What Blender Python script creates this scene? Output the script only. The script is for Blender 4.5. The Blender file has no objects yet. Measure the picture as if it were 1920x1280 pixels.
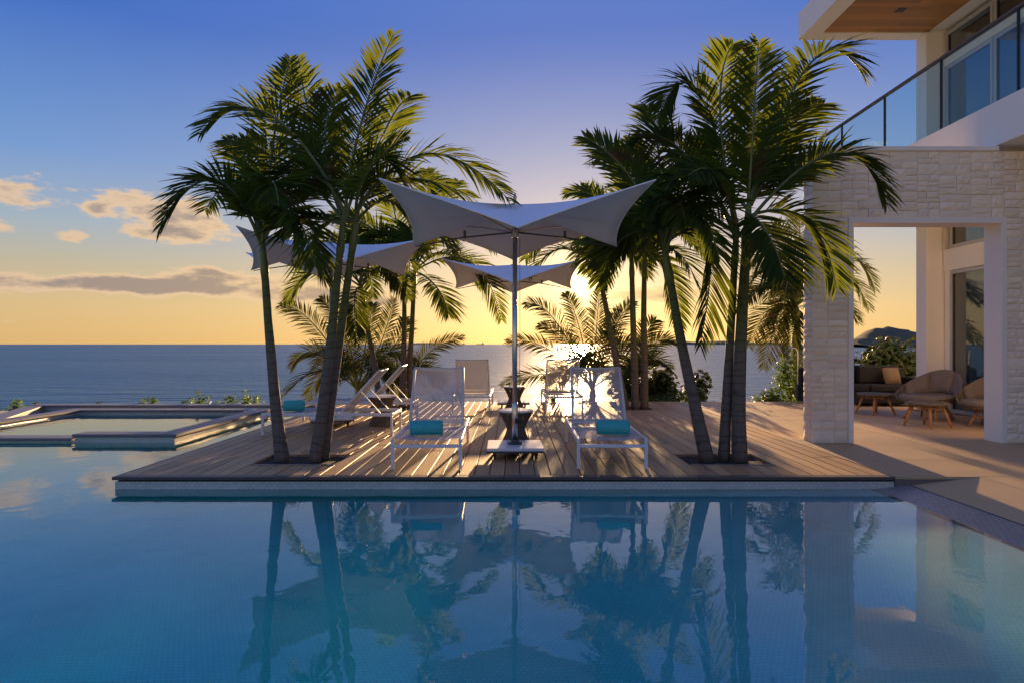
import bpy, bmesh, math, random
from mathutils import Vector, Matrix, noise as mnoise
sc = bpy.context.scene
C = sc.collection
PI = math.pi
R = math.radians
rnd = random.Random(7)

# ------------------------------------------------------------------ camera
cam = bpy.data.cameras.new('camera')
cam_o = bpy.data.objects.new('camera', cam)
C.objects.link(cam_o)
sc.camera = cam_o
cam_o.location = (0, 0, 1.33)
cam_o.rotation_euler = (PI / 2, 0, 0)
cam.sensor_width = 36
cam.lens = 22.5
cam.shift_y = 5 / 1920
cam.clip_start = 0.05
cam.clip_end = 90000

# ------------------------------------------------------------------ world / sky
SUN_EL, SUN_AZ = 5.45, 5.95          # degrees above the horizon, degrees right of +Y
w = bpy.data.worlds.new('World')
sc.world = w
w.use_nodes = True
wt = w.node_tree
wt.nodes.clear()
w.cycles.sampling_method = 'MANUAL'
w.cycles.sample_map_resolution = 512


def nn(tree, kind, **kw):
    n = tree.nodes.new(kind)
    for k, v in kw.items():
        setattr(n, k, v)
    return n


class G:
    """small helper for building node graphs"""
    def __init__(s, tree):
        s.t = tree

    def lk(s, a, b):
        s.t.links.new(a, b)

    def val(s, sock, v):
        if isinstance(v, (int, float)):
            sock.default_value = v
        elif isinstance(v, (tuple, list)):
            sock.default_value = v
        else:
            s.lk(v, sock)

    def m(s, op, a, b=0.0, c=0.0, clamp=False):
        n = nn(s.t, 'ShaderNodeMath', operation=op, use_clamp=clamp)
        for i, v in enumerate((a, b, c)):
            s.val(n.inputs[i], v)
        return n.outputs[0]

    def mix(s, f, a, b, mode='MIX'):
        n = nn(s.t, 'ShaderNodeMix', data_type='RGBA', blend_type=mode)
        s.val(n.inputs[0], f)
        for i, v in ((6, a), (7, b)):
            if isinstance(v, tuple) and len(v) == 3:
                v = v + (1,)
            s.val(n.inputs[i], v)
        return n.outputs[2]

    def ramp(s, f, stops, interp='LINEAR'):
        n = nn(s.t, 'ShaderNodeValToRGB')
        cr = n.color_ramp
        cr.interpolation = interp
        while len(cr.elements) < len(stops):
            cr.elements.new(0.5)
        for e, (p, c) in zip(cr.elements, stops):
            e.position = p
            e.color = tuple(c) + (1,) if len(c) == 3 else c
        s.lk(f, n.inputs[0])
        return n.outputs[0]

    def smooth(s, x, lo, hi):
        n = nn(s.t, 'ShaderNodeMapRange', interpolation_type='SMOOTHSTEP')
        s.val(n.inputs[0], x)
        n.inputs[1].default_value = lo
        n.inputs[2].default_value = hi
        return n.outputs[0]

    def noise(s, vec, scale, detail=4, rough=0.55, dist=0.0):
        n = nn(s.t, 'ShaderNodeTexNoise')
        if vec is not None:
            s.lk(vec, n.inputs['Vector'])
        n.inputs['Scale'].default_value = scale
        n.inputs['Detail'].default_value = detail
        n.inputs['Roughness'].default_value = rough
        n.inputs['Distortion'].default_value = dist
        return n.outputs['Fac']

    def xyz(s, x, y, z):
        n = nn(s.t, 'ShaderNodeCombineXYZ')
        for i, v in enumerate((x, y, z)):
            s.val(n.inputs[i], v)
        return n.outputs[0]


g = G(wt)
tc = nn(wt, 'ShaderNodeTexCoord')
nrm = nn(wt, 'ShaderNodeVectorMath', operation='NORMALIZE')
g.lk(tc.outputs['Generated'], nrm.inputs[0])
sep = nn(wt, 'ShaderNodeSeparateXYZ')
g.lk(nrm.outputs[0], sep.inputs[0])
dx, dy, dz = sep.outputs
DEG = 180 / PI
el = g.m('MULTIPLY', g.m('ARCSINE', dz), DEG)
az = g.m('MULTIPLY', g.m('ARCTAN2', dx, dy), DEG)
elp = g.m('MULTIPLY', g.m('MAXIMUM', el, 0.0), 1 / 60, clamp=True)
far_sky = g.ramp(elp, [(0, (.74, .47, .19)), (3 / 60, (.70, .48, .23)), (6 / 60, (.52, .45, .31)),
                       (9 / 60, (.34, .44, .52)), (14 / 60, (.15, .32, .66)), (24 / 60, (.036, .145, .56)),
                       (38 / 60, (.10, .21, .66)), (1, (.20, .28, .62))])  # sky above the frame raised beyond dusk brightness, added fill for shaded faces
sun_sky = g.ramp(elp, [(0, (1.0, .60, .21)), (3 / 60, (1.0, .64, .25)), (7 / 60, (.80, .56, .36)),
                       (11 / 60, (.58, .46, .47)), (17 / 60, (.36, .35, .52)), (26 / 60, (.13, .195, .56)),
                       (38 / 60, (.12, .21, .65)), (1, (.20, .28, .62))])
SD = Vector((math.sin(R(SUN_AZ)) * math.cos(R(SUN_EL)), math.cos(R(SUN_AZ)) * math.cos(R(SUN_EL)), math.sin(R(SUN_EL))))
dt = nn(wt, 'ShaderNodeVectorMath', operation='DOT_PRODUCT')
g.lk(nrm.outputs[0], dt.inputs[0])
dt.inputs[1].default_value = SD
ang = g.m('MULTIPLY', g.m('ARCCOSINE', g.m('MINIMUM', dt.outputs['Value'], 0.9999999)), DEG)
near = g.m('EXPONENT', g.m('MULTIPLY', g.m('POWER', g.m('DIVIDE', ang, 30.0), 2.0), -1.0))
base = g.mix(near, far_sky, sun_sky)
sky = nn(wt, 'ShaderNodeTexSky', sky_type='NISHITA', sun_disc=False, sun_elevation=R(SUN_EL), sun_rotation=R(SUN_AZ),
         air_density=1.0, dust_density=1.0, ozone_density=3.0)
# the measured sky model under a tropical dusk gradient with brightened zenith
base = g.mix(0.8, g.mix(1.0, sky.outputs[0], (.1, .1, .1), 'MULTIPLY'), base)
# clouds: scattered low cumulus and a long thin bank, as directions on the sky
cv = g.xyz(g.m('MULTIPLY', az, 1.0), g.m('MULTIPLY', el, 2.3), 0.0)
n1 = g.noise(cv, 0.16, 7, 0.60, 0.25)
n2 = g.noise(g.xyz(g.m('ADD', az, 40), g.m('MULTIPLY', el, 3.0), 5.0), 0.42, 6, 0.6)


def gauss(ca, ce, sa, se):
    a = g.m('POWER', g.m('DIVIDE', g.m('SUBTRACT', az, ca), sa), 2.0)
    e = g.m('POWER', g.m('DIVIDE', g.m('SUBTRACT', el, ce), se), 2.0)
    return g.m('EXPONENT', g.m('MULTIPLY', g.m('ADD', a, e), -1.0))


bias = None
for (ca, ce, sa, se, k) in [(-29.5, 10.6, 5.5, 1.3, .34), (-27, 8.6, 5.0, .9, .26), (-38, 10.3, 2.2, 1.2, .24), (-34.5, 7.9, 1.6, .7, .24),
                            (-33.0, 9.9, .9, .7, .16), (-38.5, 8.4, 1.6, .7, .18),
                            (-24, 5.6, 7, .7, .30), (-29, 4.7, 5, .5, .16), (-30, 4.4, 15, .75, .40), (-12, 3.7, 9, .9, .28), (10, 4.2, 9, .9, .22), (22, 4.6, 8, .8, .18),
                            (70, 6, 25, 2.0, .2), (-80, 7, 25, 2.5, .22), (150, 7, 40, 2.5, .2)]:
    q = g.m('MULTIPLY', gauss(ca, ce, sa, se), k)
    bias = q if bias is None else g.m('ADD', bias, q)
bias = g.m('SUBTRACT', bias, g.m('MULTIPLY', g.smooth(el, 12.5, 18.0), .25))
dens = g.m('ADD', g.m('ADD', g.m('MULTIPLY', n1, .75), g.m('MULTIPLY', n2, .45)), bias)
cov = g.smooth(dens, .74, .86)
core = g.smooth(dens, .84, 1.02)
lit = g.mix(near, (.66, .48, .33), (1.0, .66, .30))
dark = g.mix(near, (.27, .225, .225), (.55, .36, .19))
ccol = g.mix(core, lit, dark)
base = g.mix(g.m('MULTIPLY', cov, .9), base, ccol)
# aureole and the sun itself
glow = g.m('ADD', g.m('MULTIPLY', g.m('EXPONENT', g.m('DIVIDE', ang, -2.4)), .6),
           g.m('MULTIPLY', g.m('EXPONENT', g.m('DIVIDE', ang, -.7)), 5.0))
base = g.mix(1.0, base, g.mix(1.0, (1.0, .72, .30), g.xyz(glow, glow, glow), 'MULTIPLY'), 'ADD')
disc = g.m('MULTIPLY', g.m('LESS_THAN', ang, .35), 30.0)
base = g.mix(1.0, base, g.xyz(disc, g.m('MULTIPLY', disc, .85), g.m('MULTIPLY', disc, .55)), 'ADD')
bg = nn(wt, 'ShaderNodeBackground')
SKY = 0.1
EXPO = math.log2(1 / SKY) - 1.15
g.lk(g.mix(1.0, base, (2.46, 2.46, 2.46), 'MULTIPLY'), bg.inputs[0])
bg.inputs[1].default_value = SKY
wo = nn(wt, 'ShaderNodeOutputWorld')
g.lk(bg.outputs[0], wo.inputs[0])

# ------------------------------------------------------------------ sun and exposure
sl = bpy.data.lights.new('sun', 'SUN')
sl.energy = 2.8
sl.angle = R(0.6)
sl.color = (1.0, .62, .28)
so = bpy.data.objects.new('sun', sl)
C.objects.link(so)
so.rotation_euler = (-SD).to_track_quat('-Z', 'Y').to_euler()
vs = sc.view_settings
vs.view_transform = 'Standard'
vs.look = 'None'
vs.gamma = 1
vs.use_curve_mapping = False
vs.exposure = EXPO

# ------------------------------------------------------------------ helpers
def P(px, py, Y):
    """layout: world point at depth Y that lies on the sight line through photo pixel (px, py)"""
    return Vector(((px - 960) * Y / 1200, Y, 1.33 - (py - 645) * Y / 1200))


class MB:
    def __init__(s):
        s.v, s.f, s.mi = [], [], []
        s.cur = 0

    def add(s, vs, fs):
        o = len(s.v)
        s.v += [tuple(v) for v in vs]
        s.f += [tuple(i + o for i in f) for f in fs]
        s.mi += [s.cur] * len(fs)

    def box(s, x0, x1, y0, y1, z0, z1, M=None):
        vs = [Vector(p) for p in ((x0, y0, z0), (x1, y0, z0), (x1, y1, z0), (x0, y1, z0),
                                  (x0, y0, z1), (x1, y0, z1), (x1, y1, z1), (x0, y1, z1))]
        if M:
            vs = [M @ v for v in vs]
        s.add(vs, [(0, 3, 2, 1), (4, 5, 6, 7), (0, 1, 5, 4), (1, 2, 6, 5), (2, 3, 7, 6), (3, 0, 4, 7)])

    def bevbox(s, x0, x1, y0, y1, z0, z1, b=.01, M=None):
        """box with chamfered edges"""
        vs, idx = [], {}
        for ix, (xa, xb) in enumerate(((x0, x0 + b), (x1, x1 - b))):
            for iy, (ya, yb) in enumerate(((y0, y0 + b), (y1, y1 - b))):
                for iz, (za, zb) in enumerate(((z0, z0 + b), (z1, z1 - b))):
                    for k, p in enumerate(((xa, yb, zb), (xb, ya, zb), (xb, yb, za))):
                        idx[ix, iy, iz, k] = len(vs)
                        vs.append(Vector(p))
        fs = []
        for a in (0, 1):
            q = [idx[a, 0, 0, 0], idx[a, 1, 0, 0], idx[a, 1, 1, 0], idx[a, 0, 1, 0]]
            fs.append(q if a else q[::-1])
            q = [idx[0, a, 0, 1], idx[1, a, 0, 1], idx[1, a, 1, 1], idx[0, a, 1, 1]]
            fs.append(q[::-1] if a else q)
            q = [idx[0, 0, a, 2], idx[1, 0, a, 2], idx[1, 1, a, 2], idx[0, 1, a, 2]]
            fs.append(q if a else q[::-1])
        for a in (0, 1):
            for b2 in (0, 1):
                fs.append([idx[a, b2, 0, 0], idx[a, b2, 1, 0], idx[a, b2, 1, 1], idx[a, b2, 0, 1]])
                fs.append([idx[a, 0, b2, 0], idx[a, 1, b2, 0], idx[a, 1, b2, 2], idx[a, 0, b2, 2]])
                fs.append([idx[0, a, b2, 1], idx[1, a, b2, 1], idx[1, a, b2, 2], idx[0, a, b2, 2]])
        for a in (0, 1):
            for b2 in (0, 1):
                for c in (0, 1):
                    fs.append([idx[a, b2, c, 0], idx[a, b2, c, 1], idx[a, b2, c, 2]])
        if M:
            vs = [M @ v for v in vs]
        s.add(vs, fs)

    def tube(s, pts, rad, n=8, cap=True, sx=1.0):
        pts = [Vector(p) for p in pts]
        if not isinstance(rad, (list, tuple)):
            rad = [rad] * len(pts)
        rings = []
        ref = None
        for i, p in enumerate(pts):
            t = (pts[min(i + 1, len(pts) - 1)] - pts[max(i - 1, 0)]).normalized()
            if ref is None:
                ref = Vector((1, 0, 0)) if abs(t.x) < .9 else Vector((0, 1, 0))
            a = (ref - t * ref.dot(t)).normalized()
            ref = a
            b = t.cross(a)
            rings.append([p + (a * math.cos(2 * PI * k / n) * sx + b * math.sin(2 * PI * k / n)) * rad[i] for k in range(n)])
        vs = [v for r in rings for v in r]
        fs = []
        for i in range(len(pts) - 1):
            for k in range(n):
                k2 = (k + 1) % n
                fs.append((i * n + k, i * n + k2, (i + 1) * n + k2, (i + 1) * n + k))
        if cap:
            fs.append(tuple(range(n))[::-1])
            fs.append(tuple((len(pts) - 1) * n + k for k in range(n)))
        s.add(vs, fs)

    def lathe(s, prof, n=20, M=None, cap=True):
        vs = [Vector((r * math.cos(2 * PI * k / n), r * math.sin(2 * PI * k / n), z)) for r, z in prof for k in range(n)]
        if M:
            vs = [M @ v for v in vs]
        fs = []
        for i in range(len(prof) - 1):
            for k in range(n):
                k2 = (k + 1) % n
                fs.append((i * n + k, i * n + k2, (i + 1) * n + k2, (i + 1) * n + k))
        if cap:
            fs.append(tuple(range(n))[::-1])
            fs.append(tuple((len(prof) - 1) * n + k for k in range(n)))
        s.add(vs, fs)

    def build(s, name, mat, parent=None, smooth=False, loc=None):
        me = bpy.data.meshes.new(name)
        me.from_pydata(s.v, [], s.f)
        mats = mat if isinstance(mat, (list, tuple)) else [mat]
        for m_ in mats:
            me.materials.append(m_)
        if len(mats) > 1:
            me.polygons.foreach_set('material_index', s.mi)
        if smooth:
            me.polygons.foreach_set('use_smooth', [True] * len(me.polygons))
        me.update()
        return link(name, me, parent, loc)


def link(name, me, parent=None, loc=None):
    o = bpy.data.objects.new(name, me)
    C.objects.link(o)
    if parent:
        o.parent = parent
    if loc is not None:
        o.location = loc
    return o


def tag(o, label=None, cat=None, group=None, kind=None):
    if label:
        o['label'] = label
    if cat:
        o['category'] = cat
    if group:
        o['group'] = group
    if kind:
        o['kind'] = kind
    return o


def thing(name, loc, label, cat, group=None, rz=0.0):
    o = bpy.data.objects.new(name, None)
    o.empty_display_size = .1
    C.objects.link(o)
    o.location = loc
    o.rotation_euler = (0, 0, rz)
    return tag(o, label, cat, group)


def copy_tree(o, parent=None):
    c = o.copy()
    C.objects.link(c)
    c.parent = parent
    for ch in [x for x in bpy.data.objects if x.parent == o]:
        copy_tree(ch, c)
    return c


def catmull(pts, n):
    pts = [Vector(p) for p in pts]
    q = [pts[0] * 2 - pts[1]] + pts + [pts[-1] * 2 - pts[-2]]
    out = []
    for i in range(1, len(q) - 2):
        for k in range(n):
            t = k / n
            a, b, c, d = q[i - 1], q[i], q[i + 1], q[i + 2]
            out.append(.5 * ((2 * b) + (c - a) * t + (2 * a - 5 * b + 4 * c - d) * t * t + (3 * b - a - 3 * c + d) * t ** 3))
    out.append(pts[-1])
    return out


# ------------------------------------------------------------------ materials
def mat(name, col=(.5, .5, .5), rough=.6, metal=0.0, spec=.5):
    m = bpy.data.materials.new(name)
    m.use_nodes = True
    b = m.node_tree.nodes['Principled BSDF']
    b.inputs['Base Color'].default_value = tuple(col) + (1,)
    b.inputs['Roughness'].default_value = rough
    b.inputs['Metallic'].default_value = metal
    b.inputs['Specular IOR Level'].default_value = spec
    return m


def parts_of(m):
    t = m.node_tree
    return G(t), t.nodes['Principled BSDF'], t.nodes['Material Output']


def coords(t, kind='Object'):
    return nn(t, 'ShaderNodeTexCoord').outputs[kind]


def mapping(gr, vec, scale=(1, 1, 1), loc=None):
    n = nn(gr.t, 'ShaderNodeMapping')
    gr.lk(vec, n.inputs[0])
    n.inputs['Scale'].default_value = scale
    if loc is not None:
        gr.val(n.inputs['Location'], loc)
    return n.outputs[0]


def bump(gr, b, h, strength=.3, dist=.01, prev=None):
    n = nn(gr.t, 'ShaderNodeBump')
    n.inputs['Strength'].default_value = strength
    n.inputs['Distance'].default_value = dist
    gr.lk(h, n.inputs['Height'])
    gr.lk(n.outputs[0], b.inputs['Normal'])
    return n


def varied(name, col, rough=.6, amount=.25, scale=3.0, rand=.2, bump_s=.2, bump_scale=40, bump_d=.004, stretch=(1, 1, 1), metal=0., spec=.5, world=False):
    """base colour broken up by noise and by a value per object, with fine relief"""
    m = mat(name, col, rough, metal, spec)
    gr, b, out = parts_of(m)
    v = nn(gr.t, 'ShaderNodeNewGeometry').outputs['Position'] if world else coords(gr.t)
    oi = nn(gr.t, 'ShaderNodeObjectInfo')
    off = gr.m('MULTIPLY', oi.outputs['Random'], 37.0)
    vec = mapping(gr, v, stretch, gr.xyz(off, off, off) if not world else None)
    n = gr.noise(vec, scale, 6, .6)
    k = gr.m('ADD', gr.m('MULTIPLY', gr.m('SUBTRACT', n, .5), amount * 2), 1.0)
    k = gr.m('ADD', k, gr.m('MULTIPLY', gr.m('SUBTRACT', oi.outputs['Random'], .5), rand * 2))
    gr.lk(gr.mix(1.0, tuple(col) + (1,), gr.xyz(k, k, k), 'MULTIPLY'), b.inputs['Base Color'])
    r2 = gr.m('ADD', rough - .1, gr.m('MULTIPLY', n, .2))
    gr.lk(r2, b.inputs['Roughness'])
    if bump_s:
        bump(gr, b, gr.noise(vec, bump_scale, 5, .6), bump_s, bump_d)
    return m


M = {}
M['plank'] = varied('weathered_teak', (.45, .255, .11), .56, .5, 2.2, .25, .6, 9, .004, (14, .9, 14), spec=.45)
M['edge_board'] = varied('dark_edge_board', (.085, .062, .05), .5, .3, 3, .1, .4, 9, .003, (1, 14, 14))
M['paver'] = varied('beige_paver', (.50, .34, .19), .62, .16, 1.6, .07, .3, 60, .003)
M['terrace'] = varied('terrace_bed', (.16, .13, .11), .8, .2, 3, 0)
M['stone'] = varied('split_face_stone', (.92, .80, .64), .8, .10, 6, .08, .8, 16, .02)
M['plaster'] = varied('white_plaster', (.88, .84, .78), .7, .04, 1.5, 0, .12, 90, .002)
M['coping'] = varied('grey_coping', (.20, .175, .17), .55, .2, 3, .06, .25, 50, .002)
M['white_metal'] = varied('white_powder_coat', (.74, .74, .75), .38, .03, 5, 0, 0)
M['steel'] = varied('brushed_steel', (.62, .62, .62), .25, .08, 6, 0, .1, 90, .0005, (1, 1, .1), metal=1.0)
M['dark_metal'] = varied('dark_metal', (.05, .05, .055), .45, .2, 6, 0, 0)
M['black_rubber'] = varied('black_rubber', (.02, .02, .02), .6, .2, 6, 0, 0)
M['towel'] = varied('teal_terry', (.07, .46, .44), .95, .12, 14, .03, 1.0, 160, .004)
M['rope'] = None
M['teak_leg'] = varied('oiled_teak', (.42, .19, .06), .45, .25, 3, .08, .2, 12, .001, (9, 9, 1))
M['cushion'] = varied('taupe_cushion', (.175, .14, .12), .9, .14, 5, .05, .6, 90, .003)
M['sofa'] = varied('black_sofa_fabric', (.006, .0065, .009), .9, .2, 6, 0, .5, 120, .002)
M['soil'] = varied('dark_soil', (.03, .022, .016), .95, .4, 12, 0, .8, 30, .02)
M['hill'] = varied('hill_scrub', (.12, .095, .045), .95, .5, .03, 0, .5, .2, 2.0)
M['ship'] = varied('ship_hull', (.20, .17, .15), .7, .1, .05, 0, 0)
M['ground'] = varied('shore_ground', (.06, .055, .03), .95, .5, 1.2, 0, .6, 8, .05)
M['handrail'] = varied('bronze_handrail', (.10, .075, .065), .4, .15, 4, 0, 0, metal=.3)
M['alu'] = varied('window_frame_metal', (.50, .50, .49), .4, .06, 4, 0, 0, metal=.2)
M['dark_frame'] = varied('dark_window_gasket', (.035, .037, .04), .4, .1, 4, 0, 0)
M['room'] = varied('room_wall', (.28, .25, .22), .8, .1, 2, 0, 0)


def brick_mat(name, c1, c2, mortar, sx, sy, rough=.3, axis='xz', spec=.5, mort=.02):
    m = mat(name, c1, rough, spec=spec)
    gr, b, out = parts_of(m)
    pos = nn(gr.t, 'ShaderNodeNewGeometry').outputs['Position']
    sp = nn(gr.t, 'ShaderNodeSeparateXYZ')
    gr.lk(pos, sp.inputs[0])
    a = {'x': sp.outputs[0], 'y': sp.outputs[1], 'z': sp.outputs[2]}
    if axis == 'wall':
        u = gr.m('ADD', a['x'], a['y'])
        vv = a['z']
    else:
        u, vv = a[axis[0]], a[axis[1]]
    vec = gr.xyz(gr.m('MULTIPLY', u, 1.0), vv, 0.0)
    br = nn(gr.t, 'ShaderNodeTexBrick')
    gr.lk(vec, br.inputs['Vector'])
    br.inputs['Color1'].default_value = tuple(c1) + (1,)
    br.inputs['Color2'].default_value = tuple(c2) + (1,)
    br.inputs['Mortar'].default_value = tuple(mortar) + (1,)
    br.inputs['Scale'].default_value = 1.0
    br.inputs['Brick Width'].default_value = sx
    br.inputs['Row Height'].default_value = sy
    br.inputs['Mortar Size'].default_value = mort * sy
    n = gr.noise(pos, 1.3, 5, .6)
    k = gr.m('ADD', gr.m('MULTIPLY', n, .5), .75)
    gr.lk(gr.mix(1.0, br.outputs['Color'], gr.xyz(k, k, k), 'MULTIPLY'), b.inputs['Base Color'])
    bump(gr, b, gr.m('SUBTRACT', 1.0, br.outputs['Fac']), .4, .002)
    return m


M['pool_wall'] = brick_mat('waterline_mosaic', (.56, .53, .45), (.66, .62, .53), (.40, .38, .33), .052, .026, .25, 'wall', mort=.10)
M['pool_floor'] = brick_mat('pool_floor_mosaic', (.50, .72, .74), (.56, .78, .80), (.42, .60, .63), .03, .03, .35, 'xy', mort=.08)


M['ramp_tile'] = brick_mat('dry_ramp_mosaic', (.27, .25, .245), (.34, .31, .30), (.20, .19, .19), .05, .05, .4, 'xy', mort=.10)


def translucent_mat(name, col, trans, mixf, rough=.5, rand=.3, scale=3., hole=0.0, spec=.5, veins=None):
    """leaf or fabric: diffuse front, light passing through"""
    m = mat(name, col, rough, spec=spec)
    gr, b, out = parts_of(m)
    pos = coords(gr.t)
    n = gr.noise(pos, scale, 5, .6)
    oi = nn(gr.t, 'ShaderNodeObjectInfo')
    k = gr.m('ADD', 1 - rand, gr.m('MULTIPLY', n, 2 * rand))
    k = gr.m('ADD', k, gr.m('MULTIPLY', gr.m('SUBTRACT', oi.outputs['Random'], .5), rand))
    kk = gr.xyz(k, k, k)
    c1 = gr.mix(1.0, tuple(col) + (1,), kk, 'MULTIPLY')
    c2 = gr.mix(1.0, tuple(trans) + (1,), kk, 'MULTIPLY')
    if veins:
        f = gr.smooth(gr.noise(pos, veins[0], 3, .6), .58, .70)
        c1 = gr.mix(f, c1, tuple(veins[1]) + (1,))
        c2 = gr.mix(f, c2, tuple(veins[1]) + (1,))
    gr.lk(c1, b.inputs['Base Color'])
    tr = nn(gr.t, 'ShaderNodeBsdfTranslucent')
    gr.lk(c2, tr.inputs[0])
    mx = nn(gr.t, 'ShaderNodeMixShader')
    mx.inputs[0].default_value = mixf
    gr.lk(b.outputs[0], mx.inputs[1])
    gr.lk(tr.outputs[0], mx.inputs[2])
    last = mx
    if hole:
        tp = nn(gr.t, 'ShaderNodeBsdfTransparent')
        m2 = nn(gr.t, 'ShaderNodeMixShader')
        m2.inputs[0].default_value = hole
        gr.lk(mx.outputs[0], m2.inputs[1])
        gr.lk(tp.outputs[0], m2.inputs[2])
        last = m2
    gr.lk(last.outputs[0], out.inputs[0])
    return m


M['frond'] = translucent_mat('palm_leaflet', (.032, .056, .012), (.20, .25, .025), .34, .75, .35, 1.7, spec=.06, veins=(2.6, (.075, .05, .02)))
M['coco'] = translucent_mat('coconut_leaflet', (.032, .046, .012), (.11, .11, .02), .25, .75, .35, 1.7, spec=.06, veins=(2.2, (.10, .07, .03)))
M['rachis'] = varied('palm_leaf_stem', (.11, .13, .03), .5, .2, 4, .15, 0)
M['leaf'] = translucent_mat('shrub_leaf', (.042, .085, .018), (.20, .30, .04), .35, .40, .45, 2.2, veins=(1.7, (.11, .075, .02)))
M['leaf_dark'] = translucent_mat('sea_grape_leaf', (.028, .045, .014), (.10, .12, .025), .22, .5, .5, 1.6, spec=.25, veins=(1.4, (.13, .05, .02)))
M['twig'] = varied('shrub_twig', (.07, .05, .035), .8, .3, 6, 0, 0)
M['sling'] = translucent_mat('mesh_sling', (.50, .48, .51), (.40, .36, .34), .06, .75, .05, 3, hole=.22)
M['canopy'] = translucent_mat('canopy_fabric', (.76, .77, .82), (.4, .38, .38), .02, .8, .04, 1.2)
M['curtain'] = translucent_mat('curtain', (.62, .62, .60), (.5, .5, .5), .3, .9, .05, 2)


def trunk_mat():
    m = mat('palm_trunk', (.16, .12, .09), .8)
    gr, b, out = parts_of(m)
    pos = coords(gr.t)
    sp = nn(gr.t, 'ShaderNodeSeparateXYZ')
    gr.lk(pos, sp.inputs[0])
    n = gr.noise(pos, 2.5, 5, .6)
    z = gr.m('ADD', sp.outputs[2], gr.m('MULTIPLY', gr.noise(mapping(gr, pos, (.6, .6, 1.6)), 2.0, 2, .5), .45))
    ring = gr.m('FRACT', gr.m('MULTIPLY', z, 10.0))
    line = gr.m('ADD', gr.m('MULTIPLY', gr.smooth(ring, .0, .25), .65), .35)
    hi = gr.noise(mapping(gr, pos, (12, 12, 3)), 3, 5, .6)
    grey = gr.mix(hi, (.085, .062, .047), (.21, .165, .13))
    green = gr.mix(hi, (.07, .085, .022), (.15, .16, .045))
    f = gr.smooth(gr.m('ADD', sp.outputs[2], gr.m('MULTIPLY', n, .5)), 1.25, 1.95)
    col = gr.mix(f, grey, green)
    col = gr.mix(line, (.04, .028, .02), col)
    gr.lk(col, b.inputs['Base Color'])
    bump(gr, b, gr.m('ADD', line, gr.m('MULTIPLY', hi, .5)), .5, .012)
    return m


M['trunk'] = trunk_mat()
M['shaft'] = varied('green_crownshaft', (.13, .155, .035), .42, .3, 3, .1, .2, 20, .003, (6, 6, .6))


def rope_mat(name, base, dark, n_around, zscale):
    """woven cord: vertical strands with a fine weave"""
    m = mat(name, base, .75)
    gr, b, out = parts_of(m)
    pos = coords(gr.t)
    sp = nn(gr.t, 'ShaderNodeSeparateXYZ')
    gr.lk(pos, sp.inputs[0])
    a = gr.m('ARCTAN2', sp.outputs[0], sp.outputs[1])
    w1 = gr.m('SINE', gr.m('MULTIPLY', a, n_around))
    w2 = gr.m('SINE', gr.m('MULTIPLY', sp.outputs[2], zscale))
    h = gr.m('MULTIPLY', w1, w2)
    f = gr.smooth(h, -.4, .5)
    gr.lk(gr.mix(f, tuple(dark) + (1,), tuple(base) + (1,)), b.inputs['Base Color'])
    bump(gr, b, h, .8, .006)
    return m


M['weave'] = rope_mat('woven_cord', (.27, .21, .15), (.045, .037, .03), 46, 190)
M['cord'] = varied('table_cord', (.13, .10, .075), .8, .25, 30, .1, 0)


def glass_mat(name, tint, gloss=1.0, rough=0.0, ior=1.5):
    m = mat(name)
    gr, b, out = parts_of(m)
    gr.t.nodes.remove(b)
    tp = nn(gr.t, 'ShaderNodeBsdfTransparent')
    tp.inputs[0].default_value = tuple(tint) + (1,)
    gl = nn(gr.t, 'ShaderNodeBsdfGlossy')
    gl.inputs['Roughness'].default_value = rough
    fr = nn(gr.t, 'ShaderNodeFresnel')
    bf = nn(gr.t, 'ShaderNodeNewGeometry').outputs['Backfacing']
    gr.lk(gr.m('ADD', gr.m('MULTIPLY', bf, 1 / ior - ior), ior), fr.inputs[0])
    mx = nn(gr.t, 'ShaderNodeMixShader')
    gr.lk(gr.m('MULTIPLY', fr.outputs[0], gloss, clamp=True), mx.inputs[0])
    gr.lk(tp.outputs[0], mx.inputs[1])
    gr.lk(gl.outputs[0], mx.inputs[2])
    gr.lk(mx.outputs[0], out.inputs[0])
    return m


M['rail_glass'] = glass_mat('balustrade_glass', (.80, .92, .95), 1.0)
M['window_glass'] = glass_mat('window_glass', (.62, .70, .74), 2.2, 0.0, 1.55)


def wood_soffit():
    m = varied('cedar_soffit', (.40, .19, .06), .5, .35, 3, .22, .25, 12, .001, (1, 12, 12))
    return m


M['soffit'] = wood_soffit()


def water_mat():
    m = mat('pool_water')
    gr, b, out = parts_of(m)
    gr.t.nodes.remove(b)
    gl = nn(gr.t, 'ShaderNodeBsdfGlass')
    gl.inputs['IOR'].default_value = 1.55
    gl.inputs['Roughness'].default_value = 0.0
    pos = nn(gr.t, 'ShaderNodeNewGeometry').outputs['Position']
    h1 = gr.noise(mapping(gr, pos, (1.0, .75, 1)), 2.2, 3, .5, .3)
    h2 = gr.noise(mapping(gr, pos, (1.0, .8, 1)), 9.0, 3, .5)
    h = gr.m('ADD', gr.m('MULTIPLY', h1, 1.0), gr.m('MULTIPLY', h2, .14))
    n = nn(gr.t, 'ShaderNodeBump')
    n.inputs['Strength'].default_value = 1.0
    n.inputs['Distance'].default_value = .0030
    gr.lk(h, n.inputs['Height'])
    gr.lk(n.outputs[0], gl.inputs['Normal'])
    gr.lk(gl.outputs[0], out.inputs[0])
    va = nn(gr.t, 'ShaderNodeVolumeAbsorption')
    va.inputs[0].default_value = (.0, .955, .965, 1)
    va.inputs[1].default_value = 1.5
    gr.lk(va.outputs[0], out.inputs[1])
    return m


M['pool_water'] = water_mat()


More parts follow.
